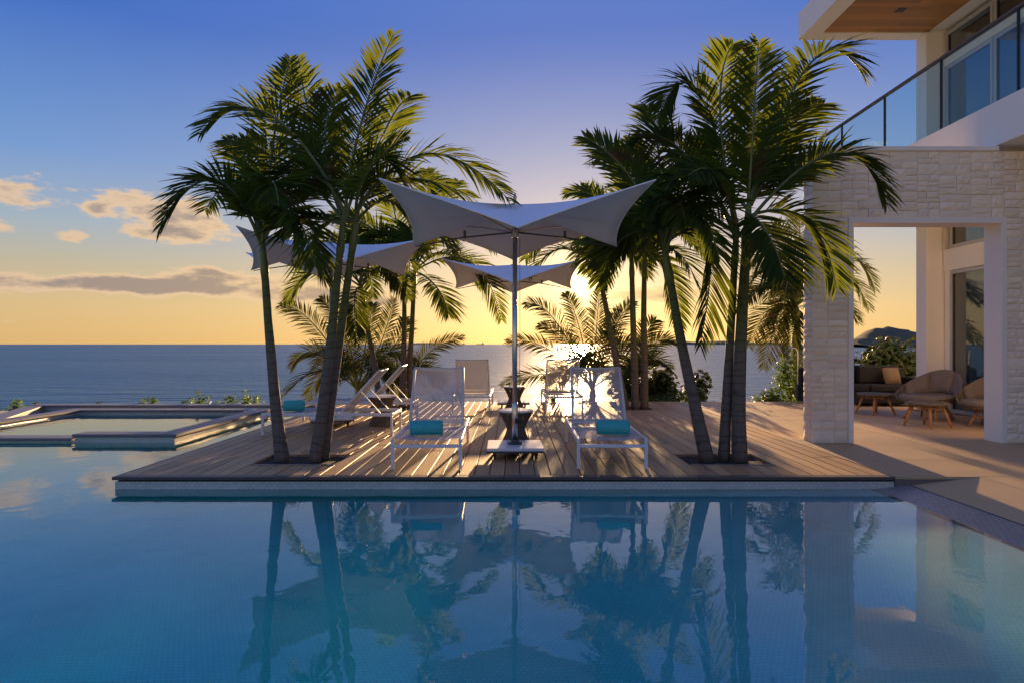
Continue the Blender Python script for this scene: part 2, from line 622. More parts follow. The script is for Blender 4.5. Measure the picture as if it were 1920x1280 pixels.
def sea_mat():
    m = mat('sea_water', (.008, .12, .21), .22, spec=.5)
    gr, b, out = parts_of(m)
    b.inputs['IOR'].default_value = 1.22
    pos = nn(gr.t, 'ShaderNodeNewGeometry').outputs['Position']
    h1 = gr.noise(mapping(gr, pos, (.35, 1.0, 1)), .55, 5, .62, .4)
    h2 = gr.noise(mapping(gr, pos, (.3, 1.0, 1)), .16, 4, .6)
    bump(gr, b, gr.m('ADD', h1, gr.m('MULTIPLY', h2, 2.2)), 1.0, .6)
    patch = gr.noise(mapping(gr, pos, (.15, 1.0, 1)), .012, 4, .55)
    gr.lk(gr.m('ADD', .26, gr.m('MULTIPLY', patch, .24)), b.inputs['Roughness'])
    return m


M['sea'] = sea_mat()

# ------------------------------------------------------------------ setting: sea, shore, far land
WZ = -.125          # pool water level
b = MB()
S = 42000
b.add([(-S, 16, -6), (S, 16, -6), (S, S, -6), (-S, S, -6)], [(0, 1, 2, 3)])
tag(b.build('sea', M['sea']), kind='structure')
b = MB()
nx, ny = 60, 24
for j in range(ny + 1):
    for i in range(nx + 1):
        x = -45 + 90 * i / nx
        y = 14.2 + 50 * (j / ny) ** 1.6
        t = (y - 14.2) / 50
        z = -.45 - 7.5 * t ** .55 + .25 * mnoise.noise((x * .3, y * .3, 0)) * min(1, t * 8)
        b.v.append((x, y, z))
for j in range(ny):
    for i in range(nx):
        a = j * (nx + 1) + i
        b.f.append((a, a + 1, a + nx + 2, a + nx + 1))
        b.mi.append(0)
tag(b.build('shore_terrain', M['ground'], smooth=True), kind='structure')


def ridge(name, px0, px1, Y, tops, seed, depth):
    """a far hill: profile heights in photo pixels above the horizon, given real size at distance Y"""
    b = MB()
    n = 60
    k = Y / 1200
    rows = 7
    for j in range(rows):
        f = j / (rows - 1)
        prof = math.sin(PI * f)
        for i in range(n + 1):
            t = i / n
            u = t * (len(tops) - 1)
            i0 = min(int(u), len(tops) - 2)
            h = tops[i0] + (tops[i0 + 1] - tops[i0]) * (.5 - .5 * math.cos(PI * (u - i0)))
            h += (mnoise.noise((t * 30 + seed, f * 3, seed)) * .10 + mnoise.noise((t * 90, f * 9, seed)) * .05) * max(h, 1)
            b.v.append(((px0 + (px1 - px0) * t - 960) * k, Y + depth * (f - .5), -8 + (h * k + 8) * prof))
    for j in range(rows - 1):
        for i in range(n):
            a = j * (n + 1) + i
            b.f.append((a, a + 1, a + n + 2, a + n + 1))
            b.mi.append(0)
    o = b.build(name, M['hill'], smooth=True)
    tag(o, kind='structure')
    return o


ridge('far_headland', 755, 868, 9000, [0, 2.2, 3.2, 3.0, 2.6, 2.2, 1.5, 0], 1, 900)
ridge('far_island', 1205, 1480, 7000, [0, 3, 5, 6, 5, 6, 7, 6, 4, 5, 3, 0], 3, 900)
ridge('hill', 1590, 1830, 1500, [2, 14, 30, 33, 26, 18, 24, 22, 12, 4], 5, 260)

# the ships on the horizon
for px, wpx, lab in ((866, 11, 'small ship on the horizon off the end of the low headland'),
                     (900, 15, 'longer flat ship on the horizon in open water beside the umbrella pole')):
    k = 8200 / 1200
    L = wpx * k
    t = thing('cargo_ship', ((px - 960) * k, 8200, -6), lab, 'ship', 'ships on the horizon')
    b = MB()
    b.add([(-L / 2, -7, 10), (L / 2, -7, 10), (L / 2 - 5, -6, -1), (-L / 2 + 6, -6, -1), (-L / 2, 7, 10), (L / 2, 7, 10), (L / 2 - 5, 6, -1), (-L / 2 + 6, 6, -1)],
          [(0, 1, 2, 3), (5, 4, 7, 6), (0, 4, 5, 1), (3, 2, 6, 7), (1, 5, 6, 2), (4, 0, 3, 7)])
    b.build('hull', M['ship'], t)
    b = MB()
    b.box(L * .28, L * .44, -6, 6, 10.02, 24)
    b.box(L * .31, L * .40, -5, 5, 24, 28)
    b.build('deckhouse', M['ship'], t)

# ------------------------------------------------------------------ pool
RAMP = lambda x: max((x - 4.7) * .12, -1.45)
b = MB()
xs = [-14, -7.4, 3.6, 4.0]
for x in xs:
    b.v += [(x, -4, RAMP(x)), (x, 14.1, RAMP(x))]
for i in range(3):
    b.f.append((2 * i, 2 * i + 2, 2 * i + 3, 2 * i + 1))
    b.mi.append(i // 2)
tag(b.build('pool_floor', [M['pool_floor'], M['ramp_tile']]), kind='structure')
b = MB()
b.box(-14, 3.95, -4, 14.05, -1.7, WZ)
tag(b.build('pool_water', M['pool_water']), kind='structure')
b = MB()
b.box(-14.3, -14, -4, 14.1, -1.6, 0)
tag(b.build('pool_end_wall', M['pool_wall']), kind='structure')
# the wall at the seaward end, and the raised plunge pool with its coping
b = MB()
b.box(-10.6, -4.03, 14.05, 14.35, -1.6, -.045)
o = tag(b.build('pool_edge_wall', M['pool_wall']), kind='structure')
x = -10.64
while x < -4.1:
    L = min(1.2, -4.03 - x)
    c = MB()
    c.bevbox(x, x + L - .006, 14.02, 14.40, -.045, 0, .006)
    c.build('coping_slab', M['coping'], o)
    x += L
b = MB()
Mx = Matrix.Translation((-10.45, 14.0, 0)) @ Matrix.Rotation(R(-66), 4, 'Z')
b.box(0, 4.5, -.14, .14, -1.4, -.05, Mx)
o = tag(b.build('pool_side_wall', M['pool_wall']), kind='structure')
c = MB()
c.bevbox(-.03, 4.5, -.17, .17, -.05, -.01, .006, Mx)
c.build('coping_slab', M['coping'], o)

spa = thing('plunge_pool', (-7, 11.4, 0), 'raised rectangular plunge pool with grey coping set in the swimming pool', 'plunge pool')


def L_(x0, x1, y0, y1, z0, z1):
    return (x0 + 7, x1 + 7, y0 - 11.4, y1 - 11.4, z0, z1)


b = MB()
b.box(*L_(-5.28, -5.02, 9.52, 13.3, -1.5, -.045))
b.box(*L_(-6.5, -5.28, 9.52, 9.78, -1.5, -.045))
b.box(*L_(-9.1, -6.5, 9.52, 9.78, -1.5, -.10))
b.box(*L_(-9.1, -8.85, 9.78, 13.3, -1.5, -.045))
b.box(*L_(-8.85, -5.28, 13.04, 13.3, -1.5, -.045))
b.build('tiled_wall', M['pool_wall'], spa)
b = MB()
b.box(*L_(-8.85, -5.28, 9.78, 13.04, -.62, -.58))
b.build('basin_floor', M['pool_floor'], spa)
b = MB()
b.box(*L_(-8.84, -5.29, 9.785, 13.035, -.57, -.092))
b.build('basin_water', M['pool_water'], spa)
for (x0, x1, y0, y1, z) in ((-5.31, -4.98, 9.49, 11.4, 0), (-5.31, -4.98, 11.406, 13.33, 0), (-6.53, -5.316, 9.49, 9.81, 0),
                            (-9.13, -6.536, 9.49, 9.81, -.058), (-9.13, -8.82, 9.816, 11.5, 0), (-9.13, -8.82, 11.506, 13.33, 0),
                            (-8.814, -7.0, 13.01, 13.33, 0), (-6.994, -5.316, 13.01, 13.33, 0)):
    c = MB()
    c.bevbox(*L_(x0, x1, y0, y1, z - .045, z), b=.006)
    c.build('coping_slab', M['coping'], spa)
c = MB()
c.tube([Vector((1.72, 1.25, .002)), Vector((1.72, 1.25, .05)), Vector((1.80, 1.25, .06)), Vector((1.93, 1.25, .02)), Vector((1.93, 1.25, .002))], .012, 8)
c.build('grab_handle', M['steel'], spa)

# ------------------------------------------------------------------ timber deck
DX0, DX1, DY0, DY1 = -4.0, 3.85, 6.44, 14.92
PW = .157
HOLES = [(-2.85, -2.0, 7.10, 7.76), (2.03, 2.86, 7.10, 7.78), (2.12, 2.95, 13.0, 13.9), (-3.02, -2.05, 13.0, 13.9)]
b = MB()
b.box(DX0, DX1, DY0 + .01, DY1, -1.5, -.0505)
deck = tag(b.build('deck', [M['pool_wall']]), kind='structure')
b = MB()
b.box(DX0 + .02, DX1, DY0 + .03, DY1, -.05, -.036)
b.build('deck_underlay', M['soil'], deck)
n = int(round((DX1 - DX0) / PW))
PW = (DX1 - DX0) / n
for i in range(n):
    xa, xb = DX0 + i * PW, DX0 + (i + 1) * PW
    xm = (xa + xb) / 2
    y = DY0 + .09
    cuts = []
    yy = y + rnd.uniform(.6, 3.2)
    while yy < DY1 - .5:
        cuts.append(yy)
        yy += rnd.uniform(2.3, 3.4)
    spans = []
    last = y
    for c_ in cuts + [DY1]:
        spans.append((last, c_))
        last = c_
    for (h0, h1, k0, k1) in HOLES:
        if h0 < xm < h1:
            new = []
            for (a, c_) in spans:
                if c_ <= k0 or a >= k1:
                    new.append((a, c_))
                else:
                    if a < k0 - .1:
                        new.append((a, k0))
                    if c_ > k1 + .1:
                        new.append((k1, c_))
            spans = new
    for (a, c_) in spans:
        m_ = MB()
        dz_ = rnd.uniform(-.0015, .0015)
        m_.bevbox(-PW / 2 + .004, PW / 2 - .004, .002, c_ - a - .002, -.034, 0, .004)
        m_.build('plank', M['plank'], deck, loc=(xm, a, dz_))
for j in range(4):
    m_ = MB()
    xa = DX0 - .02 + j * 1.97
    m_.bevbox(0, min(1.966, DX1 - xa), 0, .098, -.032, .001, .005)
    m_.build('edge_board', M['edge_board'], deck, loc=(xa, DY0 - .016, 0))
m_ = MB()
m_.bevbox(DX0 - .02, DX0 - .001, DY0 + .083, DY1, -.045, .0, .004)
m_.build('edge_board', M['edge_board'], deck)
for (h0, h1, k0, k1) in HOLES:
    m_ = MB()
    m_.box(h0 - .05, h1 + .05, k0 + .004, k1 - .004, -.036, -.03)
    m_.build('planting_soil', M['soil'], deck)
    m_ = MB()
    m_.box(h0 - .04, h1 + .04, k0 - .045, k0 - .005, .001, .006)
    m_.build('planter_edge_strip', M['coping'], deck)

# ------------------------------------------------------------------ terrace
b = MB()
b.box(DX1 + .005, 16, DY0, 14.92, -1.2, -.03)
b.box(4.7, 16, -4, DY0, -1.2, -.03)
ter = tag(b.build('terrace', M['terrace']), kind='structure')
b = MB()
b.add([(4.012, -4, RAMP(4.012) - .002), (4.7, -4, -.002), (4.7, DY0, -.002), (4.012, DY0, RAMP(4.012) - .002), (4.012, -4, -.4), (4.7, -4, -.4), (4.7, DY0, -.4), (4.012, DY0, -.4)],
      [(0, 1, 2, 3), (0, 4, 5, 1), (3, 2, 6, 7), (0, 3, 7, 4)])
tag(b.build('ramp_paving', M['paver']), kind='structure')
b = MB()
b.box(3.996, 4.012, -4, DY0, -.4, RAMP(4.0) + .003)
b.build('ramp_joint_strip', M['dark_metal'], ter)
ys = [-4, -2.9, -1.8, -.7, .4, 1.5, 2.6, 3.7, 4.8, 5.6, 6.44, 7.39, 8.49, 9.67, 10.8, 11.9, 13.0, 14.0, 14.92]
for j in range(len(ys) - 1):
    x = (DX1 + .01) if ys[j] >= DY0 - .01 else 4.7
    first = True
    while x < 12.5:
        wd = 1.65 if not first else rnd.choice((.75, 1.2, 1.65))
        first = False
        m_ = MB()
        m_.bevbox(.003, wd - .003, .003, ys[j + 1] - ys[j] - .003, -.028, 0, .003)
        m_.build('paving_slab', M['paver'], ter, loc=(x, ys[j], rnd.uniform(-.001, .0)))
        x += wd

# ------------------------------------------------------------------ stone portal wall
PW0, PY0, PY1 = 4.06, 8.66, 8.95
portal = thing('stone_portal_wall', (4.06, 8.66, 0), 'white split-stone wall with a large square opening beside the deck', 'wall')


def lp(x0, x1, y0, y1, z0, z1):
    return (x0 - 4.06, x1 - 4.06, y0 - 8.66, y1 - 8.66, z0, z1)


b = MB()
b.box(*lp(4.09, 4.6, PY0, PY1, 0, 2.96))
b.box(*lp(6.6, 9.4, PY0, PY1, 0, 2.96))
b.box(*lp(4.09, 9.4, PY0, PY1, 2.96, 3.93))
b.build('wall_core', M['plaster'], portal)
b = MB()
b.bevbox(*lp(4.04, 6.56, PY0 - .05, PY1 + .03, 3.93, 3.99), b=.006)
b.build('wall_cap', M['plaster'], portal)
for (x0, x1, z0, z1) in ((4.535, 4.603, 0, 3.03), (6.597, 6.665, 0, 3.03), (4.603, 6.597, 2.957, 3.03)):
    b = MB()
    b.bevbox(*lp(x0, x1, PY0 - .045, PY0 + .02, z0, z1), b=.004)
    b.build('opening_trim', M['plaster'], portal)


def subdivide(x0, x1, z0, z1, out):
    wd, h = x1 - x0, z1 - z0
    if wd > .46 or (wd > .28 and wd > h * 2.2 and rnd.random() < .75):
        c_ = x0 + wd * rnd.uniform(.36, .64)
        subdivide(x0, c_, z0, z1, out)
        subdivide(c_, x1, z0, z1, out)
    elif h > .2 or (h > .13 and rnd.random() < .55):
        c_ = z0 + h * rnd.uniform(.38, .62)
        subdivide(x0, x1, z0, c_, out)
        subdivide(x0, x1, c_, z1, out)
    else:
        out.append((x0, x1, z0, z1))


def stone_mesh(wd, h, d):
    """split-face block: rough front towards -Y, origin at its lower back left corner"""
    nu, nv = 5, 4
    vs, fs = [], []
    for j in range(nv):
        for i in range(nu):
            u, v = i / (nu - 1), j / (nv - 1)
            edge = min(u * wd, (1 - u) * wd, v * h, (1 - v) * h) < .004
            dd = d * (.55 if edge else rnd.uniform(.75, 1.15))
            vs.append((.002 + u * (wd - .004), -dd, .002 + v * (h - .004)))
    k = len(vs)
    for (x, z) in ((.002, .002), (wd - .002, .002), (wd - .002, h - .002), (.002, h - .002)):
        vs.append((x, 0.01, z))
    for j in range(nv - 1):
        for i in range(nu - 1):
            a = j * nu + i
            fs.append((a, a + 1, a + nu + 1, a + nu))
    fs.append(tuple(range(nu - 1, -1, -1)) + (k, k + 1))
    fs.append(tuple(nu * (nv - 1) + i for i in range(nu)) + (k + 2, k + 3))
    fs.append(tuple(j * nu for j in range(nv)) + (k + 3, k))
    fs.append(tuple(nu - 1 + j * nu for j in range(nv - 1, -1, -1)) + (k + 1, k + 2))
    m_ = MB()
    m_.add(vs, fs)
    return m_


rects = []
for (x0, x1, z0, z1) in ((4.06, 4.535, 0.0, 1.0), (4.06, 4.535, 1.0, 2.0), (4.06, 4.535, 2.0, 3.03), (6.665, 8.3, 0, .9), (6.665, 8.3, .9, 1.95), (6.665, 8.3, 1.95, 3.03),
                         (4.06, 5.1, 3.03, 3.93), (5.1, 6.2, 3.03, 3.93), (6.2, 7.3, 3.03, 3.93), (7.3, 8.3, 3.03, 4.0)):
    subdivide(x0, x1, z0, z1, rects)
n_st, rest = 0, MB()
for (x0, x1, z0, z1) in sorted(rects):
    q = stone_mesh(x1 - x0, z1 - z0, rnd.uniform(.024, .042))
    if n_st < 260:
        q.build('stone', M['stone'], portal, loc=(x0 - 4.06, 0, z0))
        n_st += 1
    else:
        rest.add([(v[0] + x0 - 4.06, v[1], v[2] + z0) for v in q.v], q.f)
if rest.v:
    tag(rest.build('stone_cladding', M['stone'], portal), kind='stuff')
print('STONES', len(rects))
rects = []
for (z0, z1) in ((0, 1.0), (1.0, 2.0), (2.0, 3.0), (3.0, 3.93)):
    subdivide(0, PY1 - PY0, z0, z1, rects)
for (x0, x1, z0, z1) in rects:
    o = stone_mesh(x1 - x0, z1 - z0, rnd.uniform(.022, .03)).build('stone', M['stone'], portal, loc=(.03, PY1 - 8.66 - x0, z0))
    o.rotation_euler = (0, 0, -PI / 2)

# ------------------------------------------------------------------ the house
villa = thing('villa', (8.2, 12.8, 0), 'white modern two-storey house with glazed side and flat timber-lined roof overhang', 'house')


def lv(x0, x1, y0, y1, z0, z1):
    return (x0 - 8.2, x1 - 8.2, y0 - 12.8, y1 - 12.8, z0, z1)


def vpart(name, boxes, m_, parent=villa, bev=0):
    b = MB()
    for q in boxes:
        if bev:
            b.bevbox(*lv(*q), b=bev)
        else:
            b.box(*lv(*q))
    return b.build(name, m_, parent)


vpart('corner_pillar', [(8.08, 8.40, 12.48, 12.8, 0, 7.4)], M['plaster'], bev=.006)
vpart('end_wall', [(8.40, 14, 12.5, 12.79, 0, 7.4)], M['plaster'])
vpart('balcony_slab', [(6.55, 8.46, 2.0, 13.8, 4.01, 4.61)], M['plaster'], bev=.006)
vpart('floor_slab', [(8.46, 14, 2.0, 12.5, 3.7, 4.61)], M['plaster'])
vpart('back_wall', [(10.4, 10.6, 2.0, 12.5, 0, 3.7), (10.4, 10.6, 2.0, 12.5, 4.61, 7.4)], M['room'])
vpart('near_wall', [(8.40, 10.4, 1.8, 2.0, 0, 3.7), (8.40, 10.4, 1.8, 2.0, 4.61, 7.4)], M['plaster'])
# roof: fascia ring, timber boards inside it
roof = vpart('roof', [(5.73, 14, 2.0, 12.8, 7.46, 7.93)], M['plaster'])
vpart('fascia', [(5.73, 6.07, 2.0, 12.8, 7.40, 7.46), (6.07, 14, 12.52, 12.8, 7.40, 7.46)], M['plaster'], roof)
y = 12.52
k = 0
while y > 8.6:
    xs_ = [6.07, 6.07 + rnd.uniform(.8, 2.0), 8.14]
    for a, c_ in zip(xs_, xs_[1:]):
        vpart('soffit_board', [(a + .001, c_ - .001, y - .118, y - .003, 7.425, 7.452)], M['soffit'], roof)
    y -= .118
vpart('recessed_light', [(7.02, 7.18, 11.62, 11.76, 7.418, 7.43)], M['dark_frame'], roof)


def bay(z0, z1, y0, y1, X, door):
    """a framed pane in the glazed side; y0 is the far jamb"""
    f = vpart('window_frame', [(X, X + .07, y0 - .06, y0, z0, z1), (X, X + .07, y1, y1 + .06, z0, z1),
                               (X, X + .07, y1 + .06, y0 - .06, z1 - .07, z1), (X, X + .07, y1 + .06, y0 - .06, z0, z0 + .07)], M['alu'])
    vpart('gasket', [(X + .015, X + .05, y0 - .085, y0 - .06, z0 + .07, z1 - .07), (X + .015, X + .05, y1 + .06, y1 + .085, z0 + .07, z1 - .07)], M['dark_frame'], f)
    vpart('pane', [(X + .028, X + .036, y1 + .085, y0 - .085, z0 + .07, z1 - .07)], M['window_glass'], f)


def curtain(X, y0, y1, z0, z1):
    b = MB()
    n = int(abs(y1 - y0) * 26)
    for i in range(n + 1):
        y = y0 + (y1 - y0) * i / n
        x = X + .035 * math.sin(i * 1.25) + .015 * math.sin(i * .37)
        b.v += [(x - 8.2, y - 12.8, z0), (x + .01 * math.sin(i) - 8.2, y - 12.8, z1)]
        if i:
            b.f.append((2 * i - 2, 2 * i, 2 * i + 1, 2 * i - 1))
            b.mi.append(0)
    b.build('curtain', M['curtain'], villa, smooth=True)


FX = 8.44
ups = [12.46, 11.22, 10.0, 8.8, 7.6, 6.4]
for a, c_ in zip(ups, ups[1:]):
    bay(4.62, 6.72, a, c_ + .02, FX, True)
    bay(6.86, 7.38, a, c_ + .02, FX, False)
vpart('window_header', [(FX - .02, FX + .12, 6.4, 12.48, 6.725, 6.855)], M['plaster'])
curtain(FX + .28, 12.4, 6.5, 4.63, 7.36)
gr_ = [12.34, 10.2, 8.0]
for a, c_ in zip(gr_, gr_[1:]):
    bay(.02, 2.74, a, c_ + .02, FX, True)
    bay(3.16, 3.66, a, c_ + .02, FX, False)
vpart('door_header', [(FX - .03, FX + .12, 8.0, 12.48, 2.745, 3.155)], M['plaster'])
vpart('door_side_wall', [(FX, FX + .12, 12.345, 12.48, 0, 2.745)], M['plaster'])
vpart('wall_strip', [(FX, FX + .12, 2.0, 8.0, 0, 3.7)], M['plaster'])
curtain(FX + .26, 12.3, 11.3, .03, 3.6)
curtain(FX + .26, 10.2, 8.1, .03, 3.6)

# ------------------------------------------------------------------ glass balustrade
bal = thing('glass_balustrade', (6.6, 12.0, 4.61), 'frameless glass balcony railing with dark bronze handrail on the upper floor', 'railing')
js = [13.78, 12.8, 11.33, 9.84, 8.34, 6.85, 5.36, 3.87]
for a, c_ in zip(js, js[1:]):
    b = MB()
    b.box(-.006, .006, c_ - 12 + .008, a - 12 - .008, -.03, 1.08)
    pn = b.build('glass_panel', M['rail_glass'], bal)
    b = MB()
    b.box(-.02, .02, c_ - 12 - .007, c_ - 12 + .007, 0, 1.08)
    b.build('panel_joint', M['dark_frame'], pn)
b = MB()
b.bevbox(-.035, .035, 3.8 - 12, 13.8 - 12, 1.08, 1.125, .01)
b.build('handrail', M['handrail'], bal)
b = MB()
b.box(.012, 1.5, 13.77 - 12, 13.782 - 12, 0, 1.08)
b.build('glass_panel', M['rail_glass'], bal)

# ------------------------------------------------------------------ umbrellas
def canopy_mesh(half=1.36, zc=3.0, zcorner=2.95, mid=1.22, zmid=2.5):
    """eight-pointed tensioned sail: corners pulled up, the middle of each side pulled down"""
    b = MB()
    bd = []
    N = 14
    for q in range(4):
        a = -PI * 3 / 4 + q * PI / 2
        c0 = Vector((math.cos(a) * half * 2 ** .5, math.sin(a) * half * 2 ** .5, zcorner))
        am = a + PI / 4
        mm = Vector((math.cos(am) * mid, math.sin(am) * mid, zmid))
        a2 = a + PI / 2
        c1 = Vector((math.cos(a2) * half * 2 ** .5, math.sin(a2) * half * 2 ** .5, zcorner))
        for (s_, e_) in ((c0, mm), (mm, c1)):
            ctl = (s_ + e_) / 2
            inward = Vector((ctl.x, ctl.y, 0)) * -.16
            tipward = c0 if s_ is c0 else c1
            ctl = ctl + inward + Vector((0, 0, .02)) + (mm - tipward) * .06
            for i in range(N):
                t = i / N
                bd.append(s_ * (1 - t) ** 2 + ctl * 2 * t * (1 - t) + e_ * t * t)
    nb = len(bd)
    rings = 9
    cz = Vector((0, 0, zc))
    b.v.append(tuple(cz))
    for r_ in range(1, rings + 1):
        t = r_ / rings
        for p in bd:
            q = cz.lerp(p, t)
            q.z -= .07 * math.sin(PI * t) * (1 if p.z > 2.7 else .4)
            b.v.append(tuple(q))
    for k in range(nb):
        b.f.append((0, 1 + k, 1 + (k + 1) % nb))
        b.mi.append(0)
    for r_ in range(rings - 1):
        for k in range(nb):
            a0 = 1 + r_ * nb
            b.f.append((a0 + k, a0 + nb + k, a0 + nb + (k + 1) % nb, a0 + (k + 1) % nb))
            b.mi.append(0)
    return b, bd


def umbrella(loc, rz, label):
    t = thing('parasol', loc, label, 'parasol', 'sail parasols on the deck', rz)
    b, bd = canopy_mesh()
    cn = b.build('canopy', M['canopy'], t, smooth=True)
    md = cn.modifiers.new('thick', 'SOLIDIFY')
    md.thickness = .006
    b = MB()
    b.tube([bd[i] + Vector((0, 0, .0)) for i in range(len(bd))] + [bd[0]], .009, 6)
    b.build('hem', M['canopy'], cn, smooth=True)
    b = MB()
    b.lathe([(.028, .16), (.028, 2.62), (.024, 2.62), (.024, 2.94)], 16)
    b.build('pole', M['steel'], t, smooth=True)
    b = MB()
    b.lathe([(.036, .16), (.036, .62), (.030, .63)], 16)
    b.build('pole_sleeve', M['steel'], t, smooth=True)
    b = MB()
    b.lathe([(.045, 2.60), (.045, 2.72), (.03, 2.73)], 16)
    b.lathe([(.03, 2.93), (.06, 2.96), (.06, 3.0), (.018, 3.015), (.016, 3.05), (.022, 3.08), (.004, 3.14)], 12)
    b.build('hub', M['steel'], t)
    for q in range(4):
        a = -PI * 3 / 4 + q * PI / 2
        c0 = Vector((math.cos(a), math.sin(a), 0))
        b = MB()
        b.tube([c0 * .04 + Vector((0, 0, 2.67)), c0 * .6 + Vector((0, 0, 2.80)), c0 * 1.15 + Vector((0, 0, 2.89))], [.011, .010, .007], 6)
        b.build('rib', M['steel'], t)
        am = a + PI / 4
        c1 = Vector((math.cos(am), math.sin(am), 0))
        b = MB()
        b.tube([c1 * .04 + Vector((0, 0, 2.66)), c1 * .62 + Vector((0, 0, 2.60)), c1 * 1.19 + Vector((0, 0, 2.49))], [.011, .010, .007], 6)
        b.tube([c1 * .60 + Vector((0, 0, 2.59)), c1 * .60 + Vector((0, 0, 2.68))], .016, 6)
        b.build('rib', M['dark_metal'], t)
    b = MB()
    b.bevbox(-.33, .33, -.33, .33, .105, .14, .006)
    pl = b.build('base_plate', M['white_metal'], t)
    b = MB()
    b.box(-.335, .335, -.335, .335, .085, .105)
    b.build('plate_rim', M['dark_metal'], pl)
    b = MB()
    b.lathe([(.09, .14), (.09, .155), (.05, .165), (.045, .20)], 16)
    b.build('pole_socket', M['dark_metal'], pl)
    for (sx, sy) in ((-1, -1), (1, -1), (1, 1), (-1, 1)):
        b = MB()
        x, y = sx * .24, sy * .24
        Mx = Matrix.Translation((x, y, .042)) @ Matrix.Rotation(PI / 2, 4, 'Y')
        b.lathe([(.040, -.014), (.042, -.010), (.042, .010), (.040, .014)], 14, Mx)
        cs = b.build('castor', M['black_rubber'], pl)
        b = MB()
        b.box(x - .022, x - .016, y - .02, y + .02, .04, .086)
        b.box(x + .016, x + .022, y - .02, y + .02, .04, .086)
        b.build('castor_fork', M['dark_metal'], pl)
    b = MB()
    b.lathe([(.02, 0), (.03, .006), (.03, .03), (.02, .036)], 12, Matrix.Translation((.03, -.035, .42)) @ Matrix.Rotation(PI / 2, 4, 'X'))
    b.build('clamp_knob', M['black_rubber'], t)
    b = MB()
    b.tube([(.058, .0, 2.6), (.06, .0, 1.5), (.05, -.02, .45)], .003, 5)
    b.build('pull_cord', M['dark_metal'], t)
    return t


umbrella((.035, 7.66, 0), R(1), 'grey sail parasol between the two sea-facing loungers with teal towels, steel pole up front')
umbrella((-2.98, 10.55, 0), R(20), 'sail parasol turned at an angle among the palm trunks over the side-on loungers')
umbrella((.03, 13.5, 0), R(0), 'sail parasol at the seaward end of the deck behind the small woven tables')


# ------------------------------------------------------------------ loungers
def lounger(loc, rz, label, ang=56):
    t = thing('sun_lounger', loc, label, 'lounger', 'white sling loungers on the deck', rz)
    W, L, H = .36, 1.92, .33
    b = MB()
    for sx in (-1, 1):
        b.bevbox(sx * W - .018, sx * W + .018, 0, L, H - .05, H, .005)
    b.bevbox(-W + .018, W - .018, .0, .03, H - .10, H - .065, .004)
    b.bevbox(-W + .018, W - .018, L - .03, L, H - .05, H - .01, .004)
    b.bevbox(-W + .018, W - .018, 1.12, 1.15, H - .05, H - .02, .004)
    b.build('frame', M['white_metal'], t)
    for sx in (-1, 1):
        for (y, lean) in ((.0, -.0), (L - .035, .0)):
            b = MB()
            b.bevbox(sx * W - .017, sx * W + .017, y, y + .035, 0, H - .05, .004)
            b.build('leg', M['white_metal'], t)

    def sling(y0, z0, y1, z1, hw0, hw1, sag, name):
        b = MB()
        nu, nv = 8, 12
        for j in range(nv + 1):
            v = j / nv
            for i in range(nu + 1):
                u = i / nu * 2 - 1
                hw = hw0 + (hw1 - hw0) * v
                s_ = -sag * (1 - u * u) * (1.0 - .3 * math.sin(PI * v))
                dy, dz_ = y1 - y0, z1 - z0
                l_ = math.hypot(dy, dz_)
                b.v.append((u * hw, y0 + dy * v - dz_ / l_ * s_, z0 + dz_ * v + dy / l_ * s_))
        for j in range(nv):
            for i in range(nu):
                a = j * (nu + 1) + i
                b.f.append((a, a + 1, a + nu + 2, a + nu + 1))
                b.mi.append(0)
        return b.build(name, M['sling'], t, smooth=True)

    sling(.01, H + .004, 1.14, H + .004, W - .015, W - .015, .025, 'seat_sling')
    # backrest hinged on the frame
    a = R(ang)
    y0, z0 = 1.15, H - .005
    BL = .84
    y1, z1 = y0 + BL * math.cos(a), z0 + BL * math.sin(a)
    b = MB()
    for sx in (-1, 1):
        b.tube([(sx * (W - .03), y0, z0), (sx * (W - .035), (y0 + y1) / 2, (z0 + z1) / 2), (sx * (W - .045), y1, z1)], .016, 8)
    b.tube([(-(W - .045), y1, z1), (-.16, y1 - .010, z1 - .012), (.16, y1 - .010, z1 - .012), ((W - .045), y1, z1)], .013, 8)
    b.tube([(-(W - .04), y0 + .02, z0 + .03), ((W - .04), y0 + .02, z0 + .03)], .011, 8)
    br_ = b.build('backrest_frame', M['white_metal'], t, smooth=True)
    sling(y0 + .01, z0 + .01, y1, z1, W - .035, W - .05, .02, 'backrest_sling')
    for sx in (-1, 1):
        b = MB()
        m_ = .52
        b.tube([(sx * (W - .06), y0 + BL * m_ * math.cos(a), z0 + BL * m_ * math.sin(a) - .02), (sx * (W - .06), y0 + BL * m_ * math.cos(a) + .30, H - .03)], .009, 6)
        b.build('backrest_strut', M['white_metal'], t)
    return t


lounger((-.91, 6.80, 0), R(1.6), 'white lounger left of the front parasol pole with a teal towel, foot towards the pool')
lounger((1.07, 6.82, 0), R(-1.0), 'white lounger right of the front parasol pole with a teal towel, foot towards the pool')
lounger((-.80, 14.42, 0), PI, 'white lounger facing the sea, left of the far parasol, its backrest towards the pool')
lounger((1.02, 14.42, 0), PI, 'white lounger facing the sea, right of the far parasol, palm shadow on its backrest')
lounger((-3.66, 9.71, 0), -PI / 2, 'white lounger set sideways by the plunge pool with a rolled teal towel on its foot', 48)
lounger((-3.66, 11.55, 0), -PI / 2, 'white lounger set sideways beyond the angled parasol base, without a towel', 48)


